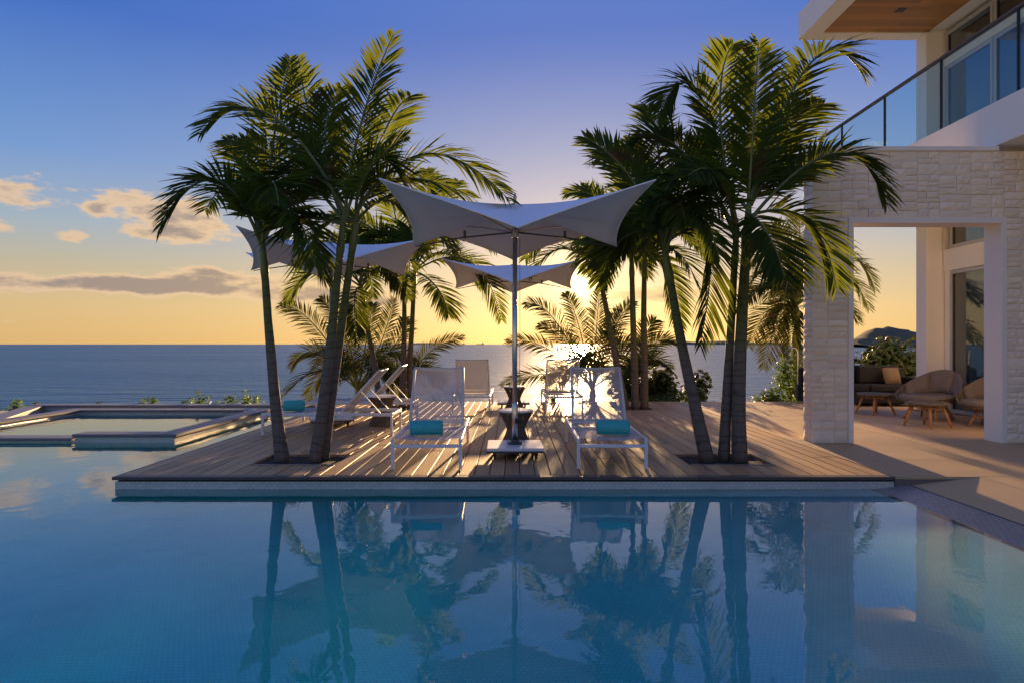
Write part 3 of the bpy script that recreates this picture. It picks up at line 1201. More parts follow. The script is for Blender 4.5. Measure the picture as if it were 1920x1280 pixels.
def towel(loc, rz, label, rad=.085, L=.36, flat=.95):
    t = thing('towel', loc, label, 'towel', 'rolled teal towels', rz)
    b = MB()
    prof = [(.004, -L / 2 + .012), (rad * .3, -L / 2 + .004), (rad * .45, -L / 2 + .010), (rad * .6, -L / 2), (rad * .75, -L / 2 + .008), (rad * .9, -L / 2), (rad, -L / 2 + .014),
            (rad * 1.01, -L / 4), (rad, 0), (rad * 1.01, L / 4), (rad, L / 2 - .014), (rad * .9, L / 2), (rad * .75, L / 2 - .008), (rad * .6, L / 2), (rad * .45, L / 2 - .010), (rad * .3, L / 2 - .004), (.004, L / 2 - .012)]
    Mx = Matrix.Translation((0, 0, rad * flat)) @ Matrix.Diagonal((1, 1.1, flat, 1)) @ Matrix.Rotation(PI / 2, 4, 'Y')
    b.lathe(prof, 24, Mx)
    r_ = b.build('roll', M['towel'], t, smooth=True)
    b = MB()
    for i in range(7):
        pass
    b.bevbox(-L / 2 + .01, L / 2 - .01, -rad * 1.09, -rad * .35, rad * .1, rad * .22, .004)
    b.build('loose_edge', M['towel'], t)
    return t


towel((-.95, 7.12, .325), R(5), 'folded teal towel on the lounger left of the front parasol')
towel((1.13, 7.16, .325), R(-4), 'folded teal towel on the lounger right of the front parasol')
towel((-3.30, 9.70, .32), R(14), 'rolled teal towel with spiral end on the sideways lounger', .088, .30)


# ------------------------------------------------------------------ woven side tables
def side_table(loc, label, s=1.0):
    t = thing('side_table', loc, label, 'table', 'hourglass side tables')
    b = MB()
    n = 44
    prof = [(.205, 0), (.115, .25), (.215, .47)]
    for k in range(n):
        a = 2 * PI * k / n
        a2 = a + .10
        pts = []
        for i in range(7):
            u = i / 6
            z = .015 + .455 * u
            r_ = .20 - .095 * (1 - abs(u * 2 - 1.06) ** 1.25) if u < .53 else .105 + .11 * ((u - .53) / .47) ** 1.1
            pts.append(Vector((math.cos(a + .2 * u) * r_ * s, math.sin(a + .2 * u) * r_ * s, z)))
        b.tube(pts, .0085, 4, cap=False)
    b.build('cord_strands', M['cord'], t)
    b = MB()
    b.lathe([(.085 * s, .02), (.06 * s, .25), (.09 * s, .46)], 16)
    b.build('core', M['dark_metal'], t)
    b = MB()
    b.lathe([(.205 * s, .0), (.21 * s, .012), (.205 * s, .024)], 28)
    b.build('base_ring', M['cord'], t)
    b = MB()
    b.lathe([(.218 * s, .470), (.225 * s, .474), (.225 * s, .492), (.218 * s, .496)], 32)
    b.build('table_top', M['white_metal'], t)
    return t


side_table((.05, 8.22, 0), 'hourglass cord side table with pale round top behind the front parasol base')
side_table((.05, 12.85, 0), 'hourglass cord side table in front of the far parasol base')
side_table((-2.13, 10.5, 0), 'hourglass cord side table between the two sideways loungers')


# ------------------------------------------------------------------ palms
def frond_mesh(pts, base, lf_len, lf_w, n_pairs, face, droop=.25, seed=0, vee=.35, start=.12, sweep=.85):
    """pinnate leaf: curved stem with two ranks of narrow leaflets"""
    r_ = random.Random(seed)
    b = MB()
    P0, Pm, P2 = pts
    ctl = Pm * 2 - (P0 + P2) / 2

    def at(t):
        return P0 * (1 - t) ** 2 + ctl * 2 * t * (1 - t) + P2 * t * t

    def tan(t):
        return ((ctl - P0) * 2 * (1 - t) + (P2 - ctl) * 2 * t).normalized()
    ns = 12
    b.tube([at(i / ns) - base for i in range(ns + 1)], [.020 * (1 - .85 * i / ns) + .002 for i in range(ns + 1)], 5)
    b.cur = 1
    up = Vector((0, 0, 1))
    for i in range(n_pairs):
        t = start + (1 - start) * (i + .5) / n_pairs
        p = at(t)
        T = tan(t)
        N = up + face
        N = (N - T * N.dot(T))
        if N.length < .05:
            N = Vector((0, -1, 0)) - T * (-T.y)
        N.normalize()
        Sd = T.cross(N).normalized()
        prof = (.45 + .55 * math.sin(PI * min(1, (t - start) / (1 - start) * .9 + .12))) * (1 if t < .85 else 1 - (t - .85) * 2.6)
        for s_ in (-1, 1):
            if r_.random() < .035:
                continue
            L = lf_len * prof * r_.uniform(.85, 1.12)
            fw = sweep * (.75 + .75 * t) * r_.uniform(.85, 1.15)
            d = (Sd * s_ + T * fw + N * vee * r_.uniform(.5, 1.3)).normalized()
            wv = d.cross(N).normalized() * (lf_w * .5) * r_.uniform(.8, 1.2)
            wv = (wv + N * lf_w * .25 * r_.uniform(-1, 1.2))
            g_ = droop * r_.uniform(.5, 1.5)
            vs = []
            for k, (u, ww) in enumerate(((0, .35), (.3, 1.0), (.65, .85), (1.0, .06))):
                q = p + d * L * u + Vector((0, 0, -1)) * g_ * L * u * u + wv * 0
                vs += [q - wv * ww - base, q + wv * ww - base]
            b.add(vs, [(0, 1, 3, 2), (2, 3, 5, 4), (4, 5, 7, 6)])
    return b


def palm(name, label, cat, base, trunk_pts, radii, crown, fronds, n_extra, mats, lf=(.58, .030, 62), extra_len=1.7, seed=1, shaft_len=.55, group=None):
    """trunk_pts and fronds are world points; everything is stored relative to the foot of the trunk"""
    base = Vector(base)
    t = thing(name, base, label, cat, group)
    r_ = random.Random(seed)
    if trunk_pts:
        pts = catmull(trunk_pts, 6)
        n = len(pts)
        rr = []
        for i in range(n):
            u = i / (n - 1)
            x = u * (len(radii) - 1)
            k = min(int(x), len(radii) - 2)
            rr.append(radii[k] + (radii[k + 1] - radii[k]) * (x - k))
        b = MB()
        b.tube([p - base for p in pts], rr, 14)
        b.build('trunk', M['trunk'], t, smooth=True)
        top = pts[-1]
        dirn = (pts[-1] - pts[-3]).normalized()
        b = MB()
        sp = [top - dirn * .03, top + dirn * .08, top + dirn * shaft_len * .5, top + dirn * shaft_len]
        b.tube([p - base for p in sp], [rr[-1] * 1.02, rr[-1] * 1.2, rr[-1] * .95, rr[-1] * .45], 12)
        b.build('crownshaft', M['shaft'], t, smooth=True)
        crown = top + dirn * shaft_len * .8
    crown = Vector(crown)
    specs = []
    for (mid_, tip, face) in fronds:
        specs.append((crown + Vector((r_.uniform(-.03, .03), r_.uniform(-.03, .03), r_.uniform(-.12, .05))), Vector(mid_), Vector(tip), Vector(face)))
    for i in range(n_extra):
        a = 2 * PI * (i + r_.random() * .7) / max(n_extra, 1) + seed
        e = r_.uniform(.15, 1.1)
        L = extra_len * r_.uniform(.75, 1.1)
        h = Vector((math.cos(a), math.sin(a), 0))
        mid_ = crown + h * L * .5 * math.cos(e) + Vector((0, 0, L * .5 * math.sin(e) + .1))
        tip = crown + h * L * (.85 * math.cos(e) + .1) + Vector((0, 0, L * (math.sin(e) * .75 - .38)))
        specs.append((crown + Vector((0, 0, r_.uniform(-.1, .03))), mid_, tip, Vector((0, 0, 0))))
    for i, (p0, pm, p2, fc) in enumerate(specs):
        fb = frond_mesh((p0, pm, p2), base, lf[0], lf[1], lf[2], fc, seed=seed * 100 + i)
        fb.build('frond', [M['rachis'], M[mats]], t)
    return t


def PP(l, Y):
    return [P(x, y, Y) for x, y in l]


def fr(Y, mid_, tip, dm=0.0, dt_=0.0, face=(0, -.9, 0)):
    return (P(mid_[0], mid_[1], Y + dm), P(tip[0], tip[1], Y + dt_), face)


GRP = 'slender palms growing through the deck'
YF = 7.4
# front left clump
palm('palm_tree', 'slender palm leaning left, lowest crown of the front clump by the plunge pool', 'palm', P(530, 862, YF) * 1, PP([(530, 866), (519, 780), (506, 640), (497, 520)], YF), [0.085, 0.065, 0.050, 0.041],
     None, [fr(YF, (402, 338), (300, 428), -.2, -.3, (0, -.7, .3)), fr(YF, (512, 270), (545, 110), .1, .35), fr(YF, (545, 372), (615, 300), .3, .7),
            fr(YF, (440, 350), (385, 395), .7, 1.3, (0, 0, 0)), fr(YF, (545, 400), (590, 500), -.4, -.7, (0, 0, 0)), fr(YF, (470, 330), (440, 265), .5, 1.0)], 1, 'frond', seed=3, extra_len=1.2, group=GRP)
palm('palm_tree', 'dark-trunked palm of the front left clump with the tall upright frond', 'palm', P(590, 862, YF) * 1, PP([(590, 866), (604, 770), (622, 620), (637, 480)], YF), [0.078, 0.063, 0.050, 0.041],
     None, [fr(YF, (676, 235), (738, 64), -.1, -.1), fr(YF, (505, 215), (374, 252), .0, -.2, (0, -.8, 0)), fr(YF, (588, 250), (560, 110), .4, .7),
            fr(YF, (610, 270), (640, 165), .3, .5), fr(YF, (530, 300), (420, 262), .5, .8), fr(YF, (575, 410), (548, 435), -.3, -.5, (0, 0, 0))], 1, 'frond', seed=5, extra_len=1.3, group=GRP)
palm('palm_tree', 'greenish-trunked palm of the front left clump whose fronds arch over the front parasol', 'palm', P(606, 856, YF + .15) * 1, PP([(606, 860), (618, 770), (642, 600), (660, 470)], YF + .15), [0.070, 0.059, 0.048, 0.041],
     None, [fr(YF, (800, 290), (957, 378), .1, .0, (0, -.7, .2)), fr(YF, (745, 335), (890, 372), .6, 1.0), fr(YF, (720, 250), (770, 180), .5, .9), fr(YF, (740, 380), (800, 470), .5, .7, (0, 0, 0)),
            fr(YF, (600, 430), (610, 530), .2, .2, (0, 0, 0)), fr(YF, (690, 320), (760, 260), -.4, -.7)], 1, 'frond', seed=7, extra_len=1.4, group=GRP)
# front right clump
palm('palm_tree', 'palm leaning left out of the front right planter, hanging frond beside its trunk', 'palm', P(1325, 860, YF) * 1, PP([(1326, 864), (1303, 760), (1277, 640), (1257, 530)], YF), [0.089, 0.070, 0.056, 0.046],
     None, [fr(YF, (1180, 330), (1096, 258), .1, .2), fr(YF, (1200, 310), (1125, 295), .5, .8), fr(YF, (1325, 450), (1312, 650), -.2, -.25, (.5, -.6, 0)), fr(YF, (1300, 390), (1350, 490), -.5, -.9, (0, 0, 0)),
            fr(YF, (1205, 400), (1165, 480), .5, .8, (0, 0, 0)), fr(YF, (1235, 290), (1215, 200), .5, .9), fr(YF, (1290, 330), (1330, 260), .4, .6)], 2, 'frond', seed=11, extra_len=1.4, group=GRP)
palm('palm_tree', 'thinner upright green-trunked palm in the middle of the front right planter', 'palm', P(1357, 860, YF + .1) * 1, PP([(1357, 864), (1362, 760), (1370, 620), (1377, 500)], YF + .1), [0.070, 0.059, 0.046, 0.038],
     None, [fr(YF, (1350, 200), (1375, 82), .1, .2), fr(YF, (1310, 175), (1232, 222), .1, .0, (0, -.8, .2)), fr(YF, (1275, 280), (1195, 262), .3, .5), fr(YF, (1300, 330), (1225, 400), -.3, -.5, (0, 0, 0)), fr(YF, (1345, 330), (1290, 330), -.6, -1.0)], 1, 'frond', seed=13, extra_len=1.4, group=GRP)
palm('palm_tree', 'stout upright palm of the front right planter, fronds reaching over the stone wall', 'palm', P(1387, 862, YF) * 1, PP([(1387, 866), (1385, 760), (1391, 600), (1399, 465)], YF), [0.092, 0.078, 0.063, 0.052],
     None, [fr(YF, (1412, 240), (1422, 80), -.1, -.1), fr(YF, (1520, 118), (1622, 150), .1, .1, (0, -.6, .3)), fr(YF, (1565, 288), (1662, 382), -.2, -.3, (0, -.8, .2)), fr(YF, (1510, 412), (1568, 540), -.2, -.3, (0, -.8, .2)),
            fr(YF, (1470, 250), (1545, 195), .4, .7), fr(YF, (1460, 330), (1560, 300), .4, .7), fr(YF, (1450, 300), (1500, 130), .2, .4), fr(YF, (1440, 440), (1470, 520), -.5, -.8, (0, 0, 0))], 1, 'frond', seed=17, extra_len=1.3, lf=(.60, .033, 62), group=GRP)
# back right clump
YB = 13.4
palm('palm_tree', 'palm leaning left in the far right planter, its crown against the low sun', 'palm', P(1172, 765, YB) * 1, PP([(1173, 768), (1158, 690), (1143, 610), (1130, 545)], YB), [0.089, 0.074, 0.059, 0.050],
     None, [fr(YB, (1055, 432), (985, 486), 0, 0), fr(YB, (1160, 440), (1230, 490), -.5, -.8), fr(YB, (1120, 400), (1090, 350), .3, .6)], 3, 'frond', seed=19, extra_len=1.9, lf=(.62, .038, 54), group=GRP)
palm('palm_tree', 'straight middle palm of the far right planter', 'palm', P(1191, 765, YB) * 1, PP([(1191, 768), (1190, 690), (1187, 600), (1185, 520)], YB), [0.089, 0.074, 0.063, 0.052],
     None, [fr(YB, (1130, 380), (1060, 365), 0, 0), fr(YB, (1170, 360), (1150, 270), .3, .5), fr(YB, (1120, 430), (1060, 440), .5, .8), fr(YB, (1150, 470), (1130, 540), -.7, -1.1, (0, 0, 0))], 7, 'frond', seed=23, extra_len=2.0, lf=(.62, .038, 54), group=GRP)
palm('palm_tree', 'right-hand palm of the far right planter with a frond arching over towards the front palms', 'palm', P(1208, 765, YB + .1) * 1, PP([(1208, 768), (1208, 690), (1207, 600), (1208, 520)], YB + .1), [0.089, 0.074, 0.063, 0.052],
     None, [fr(YB, (1252, 505), (1275, 615), 0, 0, (0, -.8, 0)), fr(YB, (1270, 420), (1345, 440), .3, .5), fr(YB, (1240, 380), (1290, 300), .3, .5), fr(YB, (1190, 350), (1180, 260), 0, 0), fr(YB, (1265, 470), (1310, 540), -.8, -1.2, (0, 0, 0))], 7, 'frond', seed=29, extra_len=2.0, lf=(.62, .038, 54), group=GRP)
# back left clump
palm('palm_tree', 'palm with curved trunk standing alone at the left of the far left planter', 'palm', P(712, 765, YB) * 1, PP([(714, 768), (703, 690), (690, 620), (682, 570)], YB), [0.074, 0.063, 0.050, 0.043],
     None, [fr(YB, (592, 508), (538, 572), 0, 0), fr(YB, (640, 470), (600, 440), .5, .8), fr(YB, (665, 560), (668, 640), -.5, -.7, (0, 0, 0)), fr(YB, (720, 500), (765, 560), -.4, -.7), fr(YB, (670, 450), (650, 400), 0, .3)], 4, 'frond', seed=31, extra_len=1.7, lf=(.54, .035, 52), group=GRP)
palm('palm_tree', 'straight thin palm in the far left planter beside the curved one', 'palm', P(754, 765, YB) * 1, PP([(754, 768), (756, 690), (758, 620), (758, 540)], YB), [0.074, 0.063, 0.052, 0.044],
     None, [fr(YB, (700, 430), (620, 400), 0, 0), fr(YB, (740, 400), (720, 330), .3, .6), fr(YB, (690, 470), (625, 520), -.6, -.9, (0, 0, 0))], 7, 'frond', seed=37, extra_len=1.9, lf=(.58, .036, 54), group=GRP)
palm('palm_tree', 'rightmost palm of the far left planter with a frond arching down towards the parasol pole', 'palm', P(770, 765, YB + .1) * 1, PP([(770, 768), (768, 690), (772, 620), (776, 540)], YB + .1), [0.074, 0.063, 0.052, 0.044],
     None, [fr(YB, (880, 490), (940, 600), 0, 0, (0, -.8, 0)), fr(YB, (850, 430), (930, 470), .3, .5), fr(YB, (820, 400), (860, 340), .3, .6), fr(YB, (800, 390), (800, 320), 0, 0), fr(YB, (820, 540), (840, 590), -.8, -1.1, (0, 0, 0))], 6, 'frond', seed=41, extra_len=1.9, lf=(.58, .036, 54), group=GRP)

# young coconut palms rooted in the planting beyond the deck
GR2 = 'young coconut palms beyond the deck edge'


def coco(label, px, py, Y, fronds, n_extra, seed, L=1.8, lf=(.55, .026, 58)):
    base = P(px, py, Y)
    base.z = -.55
    t = palm('coconut_palm', label, 'palm', base, [base, base + Vector((.03, 0, .25)), base + Vector((.04, 0, .5))], [.12, .10, .08], None,
             [fr(Y, *f) for f in fronds], n_extra, 'coco', lf, L, seed, .35, GR2)
    return t


coco('bushy young coconut palm growing behind the sideways loungers', 668, 745, 15.9,
     [((590, 610), (525, 572), 0, 0), ((600, 660), (545, 690), 0, 0), ((640, 610), (600, 560), 0, 0), ((715, 640), (738, 560), 0, 0), ((730, 660), (775, 690), -.3, -.5), ((690, 620), (700, 570), .3, .5), ((620, 690), (575, 755), -.3, -.5), ((745, 640), (760, 600), .2, .2), ((650, 650), (640, 590), .4, .6), ((715, 690), (745, 740), -.4, -.6)], 5, 51, 2.0)
coco('young coconut palm with one frond reaching over the far left lounger towards the pole', 762, 740, 15.6,
     [((800, 665), (868, 632), 0, 0), ((790, 690), (830, 720), -.3, -.4), ((740, 700), (715, 690), 0, 0)], 2, 53, 1.3)
coco('bushy young coconut palm in front of the low sun behind the right sea-facing lounger', 1108, 735, 16.5,
     [((1040, 600), (985, 572), 0, 0), ((1030, 655), (950, 640), 0, 0), ((1030, 700), (942, 722), -.3, -.5), ((1085, 610), (1060, 550), .3, .5), ((1118, 620), (1125, 540), 0, 0), ((1150, 620), (1188, 565), 0, 0), ((1060, 640), (1010, 610), .5, .8), ((1150, 660), (1200, 640), .3, .4), ((1070, 690), (1030, 750), -.5, -.7), ((1130, 640), (1160, 580), .4, .7)], 4, 57, 2.0)
coco('young coconut palm whose pale fronds spread right behind the far right trunks', 1185, 740, 16.0,
     [((1220, 650), (1265, 640), 0, 0), ((1215, 675), (1258, 690), 0, 0), ((1160, 650), (1140, 620), 0, 0), ((1205, 640), (1230, 600), .2, .3)], 2, 59, 1.3)
t_ = palm('coconut_palm', 'dense coconut palm hanging beside the left edge of the stone wall', 'palm', (7.1, 14.9 + .9, -.5), [Vector((7.1, 15.8, -.5)), Vector((7.05, 15.8, .8)), Vector((7.0, 15.8, 2.0))], [.15, .12, .10], None,
          [fr(15.8, a_, b_, 0, c_) for a_, b_, c_ in (((1450, 480), (1400, 500), 0), ((1440, 530), (1395, 570), -.3), ((1445, 580), (1405, 650), -.5), ((1460, 600), (1432, 690), -.4), ((1470, 450), (1440, 430), .3), ((1500, 440), (1490, 410), .5),
                                                      ((1540, 450), (1590, 470), .2), ((1580, 480), (1642, 545), 0), ((1570, 510), (1630, 580), -.3), ((1475, 560), (1450, 640), -.8), ((1490, 590), (1480, 680), -.6), ((1450, 510), (1410, 530), .5))], 8, 'coco', (.62, .028, 58), 1.9, 61, .35, GR2)


# ------------------------------------------------------------------ shrubs
def shrub(label, c, rx, ry, h, n, leaf, m_, seed, group, round_=True, name='shrub'):
    c = Vector(c)
    t = thing(name, c, label, 'shrub', group)
    r_ = random.Random(seed)
    b = MB()
    lobes = [(Vector((r_.uniform(-.75, .75) * rx, r_.uniform(-.6, .6) * ry, h * r_.uniform(.3, .8))), r_.uniform(.28, .5)) for _ in range(max(5, int(9 * rx)))]
    for i in range(n):
        lc, lr = r_.choice(lobes)
        d = Vector((r_.gauss(0, 1), r_.gauss(0, 1), r_.gauss(0, 1))).normalized()
        s_ = r_.random() ** .45
        p = lc + Vector((d.x * min(rx, .8) * lr * 1.3, d.y * min(ry, .8) * lr * 1.3, d.z * h * lr)) * s_
        if p.z < .02:
            p.z = r_.uniform(.02, .2)
        nrm_ = (d + Vector((r_.gauss(0, .5), r_.gauss(0, .5), .5 + r_.gauss(0, .4)))).normalized()
        a = nrm_.orthogonal().normalized()
        a = (a * math.cos(i) + nrm_.cross(a) * math.sin(i)).normalized()
        e = nrm_.cross(a)
        L = leaf * r_.uniform(.65, 1.2)
        if round_:
            ring = [p + (a * math.cos(k * PI / 3.5) + e * .92 * math.sin(k * PI / 3.5)) * L * .5 + nrm_ * .10 * L * (k % 2) for k in range(7)]
            b.add(ring, [tuple(range(7))])
        else:
            ring = [p, p + a * L * .35 + e * L * .22, p + a * L * .8 + e * L * .2 + nrm_ * L * .06, p + a * L * 1.05, p + a * L * .8 - e * L * .2 + nrm_ * L * .06, p + a * L * .35 - e * L * .22]
            b.add(ring, [tuple(range(6))])
    b.build('foliage', M[m_], t)
    b = MB()
    for (lc, lr) in lobes:
        b.tube([Vector((lc.x * .35, lc.y * .35, 0)), lc * .6 + Vector((0, 0, -.05)), lc], [.016, .010, .005], 5)
    b.build('stems', M['twig'], t)
    return t


GS = 'shrubs along the seaward edge'
zg = -.5
shrub('broad round-leaved sea grape bush behind the leaning palm of the front right planter', (4.1, 16.0, zg), 1.0, .55, 1.25, 1500, .115, 'leaf_dark', 71, GS)
shrub('sea grape bush behind the far right palm trunks', (3.1, 15.9, zg), .75, .5, 1.05, 900, .11, 'leaf_dark', 72, GS)
shrub('low bright green shrub at the deck edge below the sea grape bush', (3.45, 15.25, zg), .75, .25, .68, 700, .075, 'leaf', 73, GS)
shrub('low green shrub right of the sea grape bush at the deck edge', (4.55, 15.3, zg), .45, .25, .72, 500, .075, 'leaf', 74, GS)
shrub('small green shrub seen between the front right trunks and the stone wall', (6.0, 15.4, zg), .5, .3, .82, 700, .08, 'leaf', 75, GS)
shrub('wispy green shrub just right of the stout palm trunk', (5.2, 15.4, zg), .25, .25, .85, 260, .075, 'leaf', 76, GS, False)
shrub('upright leafy bush against the left side of the stone wall behind the shower pole', (6.85, 15.4, zg), .42, .4, 1.95, 1600, .085, 'leaf', 77, GS, False)
shrub('tall dark sea grape bush behind the sofa seen through the wall opening', (8.9, 16.6, zg), 1.2, .8, 1.75, 2600, .13, 'leaf_dark', 78, GS)
shrub('sea grape branch rising beside the wall opening left of the far hill', (8.1, 16.3, zg), .35, .35, 2.45, 600, .13, 'leaf_dark', 79, GS)
shrub('dark sea grape bush behind the house corner at the end of the sofa', (10.2, 16.4, zg), .9, .7, 1.75, 1500, .13, 'leaf_dark', 80, GS)
i_ = 0
for px, py, wd, h in ((282, 749, .22, .62), (345, 752, .12, .56), (372, 747, .28, .66), (425, 752, .3, .60), (478, 748, .32, .68), (22, 771, .3, .5), (55, 766, .25, .55), (185, 756, .14, .52), (1030, 748, .35, .56), (1090, 748, .5, .6), (850, 752, .2, .5)):
    where = ('beyond the pool wall, left clump of the row', 'beyond the pool wall, tiny one in the row', 'beyond the pool wall, tallest of the row', 'beyond the pool wall, broad and low', 'beyond the pool wall next to the deck corner',
             'at the outer end of the pool side wall', 'at the bend of the pool wall', 'alone beyond the plunge pool', 'beside the far parasol base', 'under the right sea-facing lounger', 'under the left sea-facing lounger')[i_]
    c_ = P(px, 757, 15.0 if px > 600 else 14.85)
    shrub('low green coastal shrub ' + where, (c_.x, c_.y, zg), wd, .2, h, int(260 * wd / .25), .075, 'leaf', 90 + i_, 'low shrubs beyond the wall', True, 'low_shrub')
    i_ += 1

# ------------------------------------------------------------------ lounge furniture on the terrace
def bowl_chair(loc, rz, label):
    """wide woven shell on splayed timber legs; front towards -Y"""
    t = thing('lounge_chair', loc, label, 'chair', 'woven lounge chairs on the terrace', rz)
    t.scale = (.9, .9, .9)
    NU, NV = 40, 9

    def rim(a):
        back = .5 - .5 * math.cos(a)
        k = back ** 1.6
        return .52 + .05 * math.sin(a) ** 2, .40 + .50 * k

    def surf(a, v, off=0.0):
        r1, z1 = rim(a)
        back = .5 - .5 * math.cos(a)
        r0 = .10
        vv = v ** .8
        r_ = r0 + (r1 - r0) * math.sin(vv * PI / 2) ** .9
        z = .27 + (z1 - .27) * (v ** (1.7 - .5 * back))
        p = Vector((math.sin(a) * r_ * 1.04, -math.cos(a) * r_ + .10 * back * v, z))
        if off:
            inn = Vector((-math.sin(a) * .75, math.cos(a) * .75, .7)).normalized()
            p += inn * off
        return p
    b = MB()
    for j in range(NV + 1):
        for i in range(NU):
            b.v.append(tuple(surf(2 * PI * i / NU, j / NV)))
    for j in range(NV):
        for i in range(NU):
            i2 = (i + 1) % NU
            b.f.append((j * NU + i, j * NU + i2, (j + 1) * NU + i2, (j + 1) * NU + i))
            b.mi.append(0)
    b.f.append(tuple(range(NU))[::-1])
    b.mi.append(0)
    sh = b.build('woven_shell', M['weave'], t, smooth=True)
    md = sh.modifiers.new('thick', 'SOLIDIFY')
    md.thickness = .022
    b = MB()
    b.tube([surf(2 * PI * i / NU, 1.0) for i in range(NU + 1)], .018, 6, cap=False)
    b.build('rim', M['weave'], sh, smooth=True)

    def pad(a0, a1, v0, v1, th, name, nseg=14, tuft=0.0):
        b = MB()
        nv = 8
        top, bot = [], []
        for j in range(nv + 1):
            for i in range(nseg + 1):
                a = a0 + (a1 - a0) * i / nseg
                v = v0 + (v1 - v0) * j / nv
                e = min(1, 4.5 * min(i / nseg, 1 - i / nseg, j / nv, 1 - j / nv) + .0)
                puff = th * (.25 + .75 * (1 - (1 - e) ** 2.2))
                if tuft:
                    puff *= 1 - tuft * max(0, math.cos((a - PI) * 6)) ** 3
                top.append(surf(a, v, .02 + puff))
                bot.append(surf(a, v, .015))
        w_ = nseg + 1
        vs = top + bot
        o_ = len(top)
        fs = []
        for j in range(nv):
            for i in range(nseg):
                q = j * w_ + i
                fs.append((q, q + 1, q + w_ + 1, q + w_))
                fs.append((o_ + q, o_ + q + w_, o_ + q + w_ + 1, o_ + q + 1))
        for j in range(nv):
            for i in (0, nseg):
                q = j * w_ + i
                fs.append((q, q + w_, o_ + q + w_, o_ + q))
        for i in range(nseg):
            for j in (0, nv):
                q = j * w_ + i
                fs.append((q, o_ + q, o_ + q + 1, q + 1))
        b.add(vs, fs)
        return b.build(name, M['cushion'], t, smooth=True)
    for a0_, a1_ in ((98, 152), (150, 210), (208, 262)):
        pad(R(a0_), R(a1_), .42, 1.04, .13, 'back_cushion', 12)
    b = MB()
    n = 26
    prof = [(0, .34), (.30, .345), (.44, .36), (.485, .40), (.47, .45), (.38, .475), (0.0, .46)]
    vs, fs = [], []
    for (r_, z) in prof:
        for k in range(n):
            a = 2 * PI * k / n
            vs.append((math.sin(a) * max(r_, .002) * 1.03, -math.cos(a) * max(r_, .002) - .05, z + .02 + (.05 * (r_ / .485) * max(0, -math.cos(a + PI)) * -1 if False else 0)))
    for i in range(len(prof) - 1):
        for k in range(n):
            fs.append((i * n + k, i * n + (k + 1) % n, (i + 1) * n + (k + 1) % n, (i + 1) * n + k))
    b.add(vs, fs)
    b.build('seat_cushion', M['cushion'], t, smooth=True)
    for (sx, sy) in ((-1, -1), (1, -1), (1, 1), (-1, 1)):
        b = MB()
        b.tube([(sx * .20, sy * .18, .31), (sx * .31, sy * .30, 0)], [.026, .019], 10)
        b.build('leg', M['teak_leg'], t, smooth=True)
    b = MB()
    b.tube([(-.25, -.23, .17), (.25, .23, .17)], .016, 8)
    b.tube([(-.25, .23, .172), (.25, -.23, .172)], .016, 8)
    b.build('cross_brace', M['teak_leg'], t)
    return t


def footstool(loc, rz, label):
    t = thing('footstool', loc, label, 'stool', 'woven footstools on the terrace', rz)
    b = MB()
    b.lathe([(.10, .335), (.27, .345), (.315, .37), (.32, .385), (.30, .40), (.15, .39), (.01, .383)], 36)
    b.build('woven_top', M['weave'], t, smooth=True)
    for k in range(4):
        a = PI / 4 + k * PI / 2
        d = Vector((math.cos(a), math.sin(a), 0))
        b = MB()
        b.tube([d * .20 + Vector((0, 0, .345)), d * .33], [.024, .018], 10)
        b.build('leg', M['teak_leg'], t, smooth=True)
    b = MB()
    b.box(-.21, .21, -.018, .018, .30, .332)
    b.box(-.018, .018, -.21, -.0185, .30, .332)
    b.box(-.018, .018, .0185, .21, .30, .332)
    b.build('cross_brace', M['teak_leg'], t)
    return t


bowl_chair((7.42, 11.4, 0), R(-62), 'woven bowl lounge chair with taupe cushions, the one fully visible through the opening')
bowl_chair((7.78, 10.3, 0), R(-55), 'woven bowl lounge chair with taupe cushions partly hidden by the wall jamb')
footstool((6.95, 12.25, 0), R(12), 'round woven footstool with timber legs closer to the black sofa')
footstool((6.72, 10.35, 0), R(20), 'round woven footstool with timber legs in front of the half-hidden lounge chair')

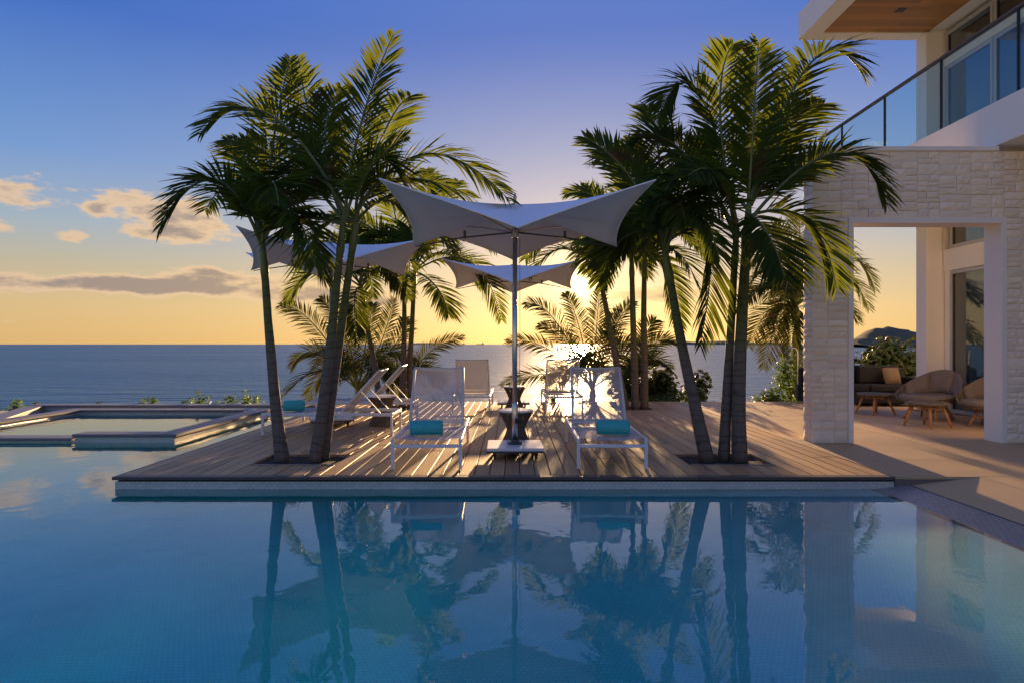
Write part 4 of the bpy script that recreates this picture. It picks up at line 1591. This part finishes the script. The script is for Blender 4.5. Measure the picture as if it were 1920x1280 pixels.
sofa = thing('sofa', (7.75, 14.1, 0), 'black outdoor sofa with dark cushions seen through the wall opening', 'sofa')
b = MB()
b.bevbox(-1.25, 1.05, -.42, .42, .06, .30, .02)
b.build('base', M['sofa'], sofa)
b = MB()
b.bevbox(-1.25, 1.05, .24, .44, .30, .80, .03)
b.build('back', M['sofa'], sofa)
for x0, x1 in ((-1.25, -1.09), (.89, 1.05)):
    b = MB()
    b.bevbox(x0, x1, -.42, .235, .305, .62, .02)
    b.build('arm', M['sofa'], sofa)
for i in range(2):
    x0 = -1.08 + i * .985
    b = MB()
    b.bevbox(x0, x0 + .975, -.43, .23, .305, .46, .035)
    b.build('seat_cushion', M['sofa'], sofa)
    b = MB()
    b.bevbox(x0 + .02, x0 + .955, .06, .235, .465, .88, .05, Matrix.Rotation(R(-4), 4, 'X'))
    b.build('back_cushion', M['sofa'], sofa)
for x in (-1.15, .95):
    for y in (-.34, .34):
        b = MB()
        b.box(x - .03, x + .03, y - .03, y + .03, 0, .06)
        b.build('foot', M['dark_metal'], sofa)
pil = thing('throw_pillow', (8.32, 13.95, .47), 'brown striped throw pillow leaning on the black sofa', 'pillow')
b = MB()
n = 10
for s_ in (-1, 1):
    for j in range(n + 1):
        for i in range(n + 1):
            u, v = i / n * 2 - 1, j / n * 2 - 1
            th = .075 * (1 - u ** 4) * (1 - v ** 4)
            b.v.append((u * .23 * (1 - .06 * v * v), s_ * th, .23 + v * .23 * (1 - .06 * u * u)))
for k in range(2):
    o_ = k * (n + 1) ** 2
    for j in range(n):
        for i in range(n):
            a = o_ + j * (n + 1) + i
            b.f.append((a, a + 1, a + n + 2, a + n + 1) if k == 0 else (a, a + n + 1, a + n + 2, a + 1))
            b.mi.append(0)
M['pillow'] = varied('brown_pillow', (.13, .085, .055), .9, .35, 5, 0, .5, 90, .002, (1, 1, 9))
pil.scale = (.85, .85, .8)
o = b.build('cover', M['pillow'], pil, smooth=True)
o.rotation_euler = (R(-18), 0, R(6))

sh = thing('outdoor_shower', P(1494, 752, 14.6) * 1, 'slim curved metal shower pole beside the leafy bush', 'shower')
sh.location.z = 0
b = MB()
b.tube(catmull([(0.02, 0, 0), (0.02, 0, .7), (.015, 0, 1.12), (-.03, 0, 1.22), (-.12, 0, 1.25)], 6), .016, 8)
b.build('pipe', M['steel'], sh, smooth=True)
b = MB()
b.lathe([(.01, .02), (.045, 0), (.05, -.01), (.045, -.015)], 14, Matrix.Translation((-.13, 0, 1.235)))
b.build('shower_head', M['steel'], sh)
b = MB()
b.bevbox(-.03, .10, -.05, .05, .08, .42, .03)
b.build('valve_box', M['dark_metal'], sh)
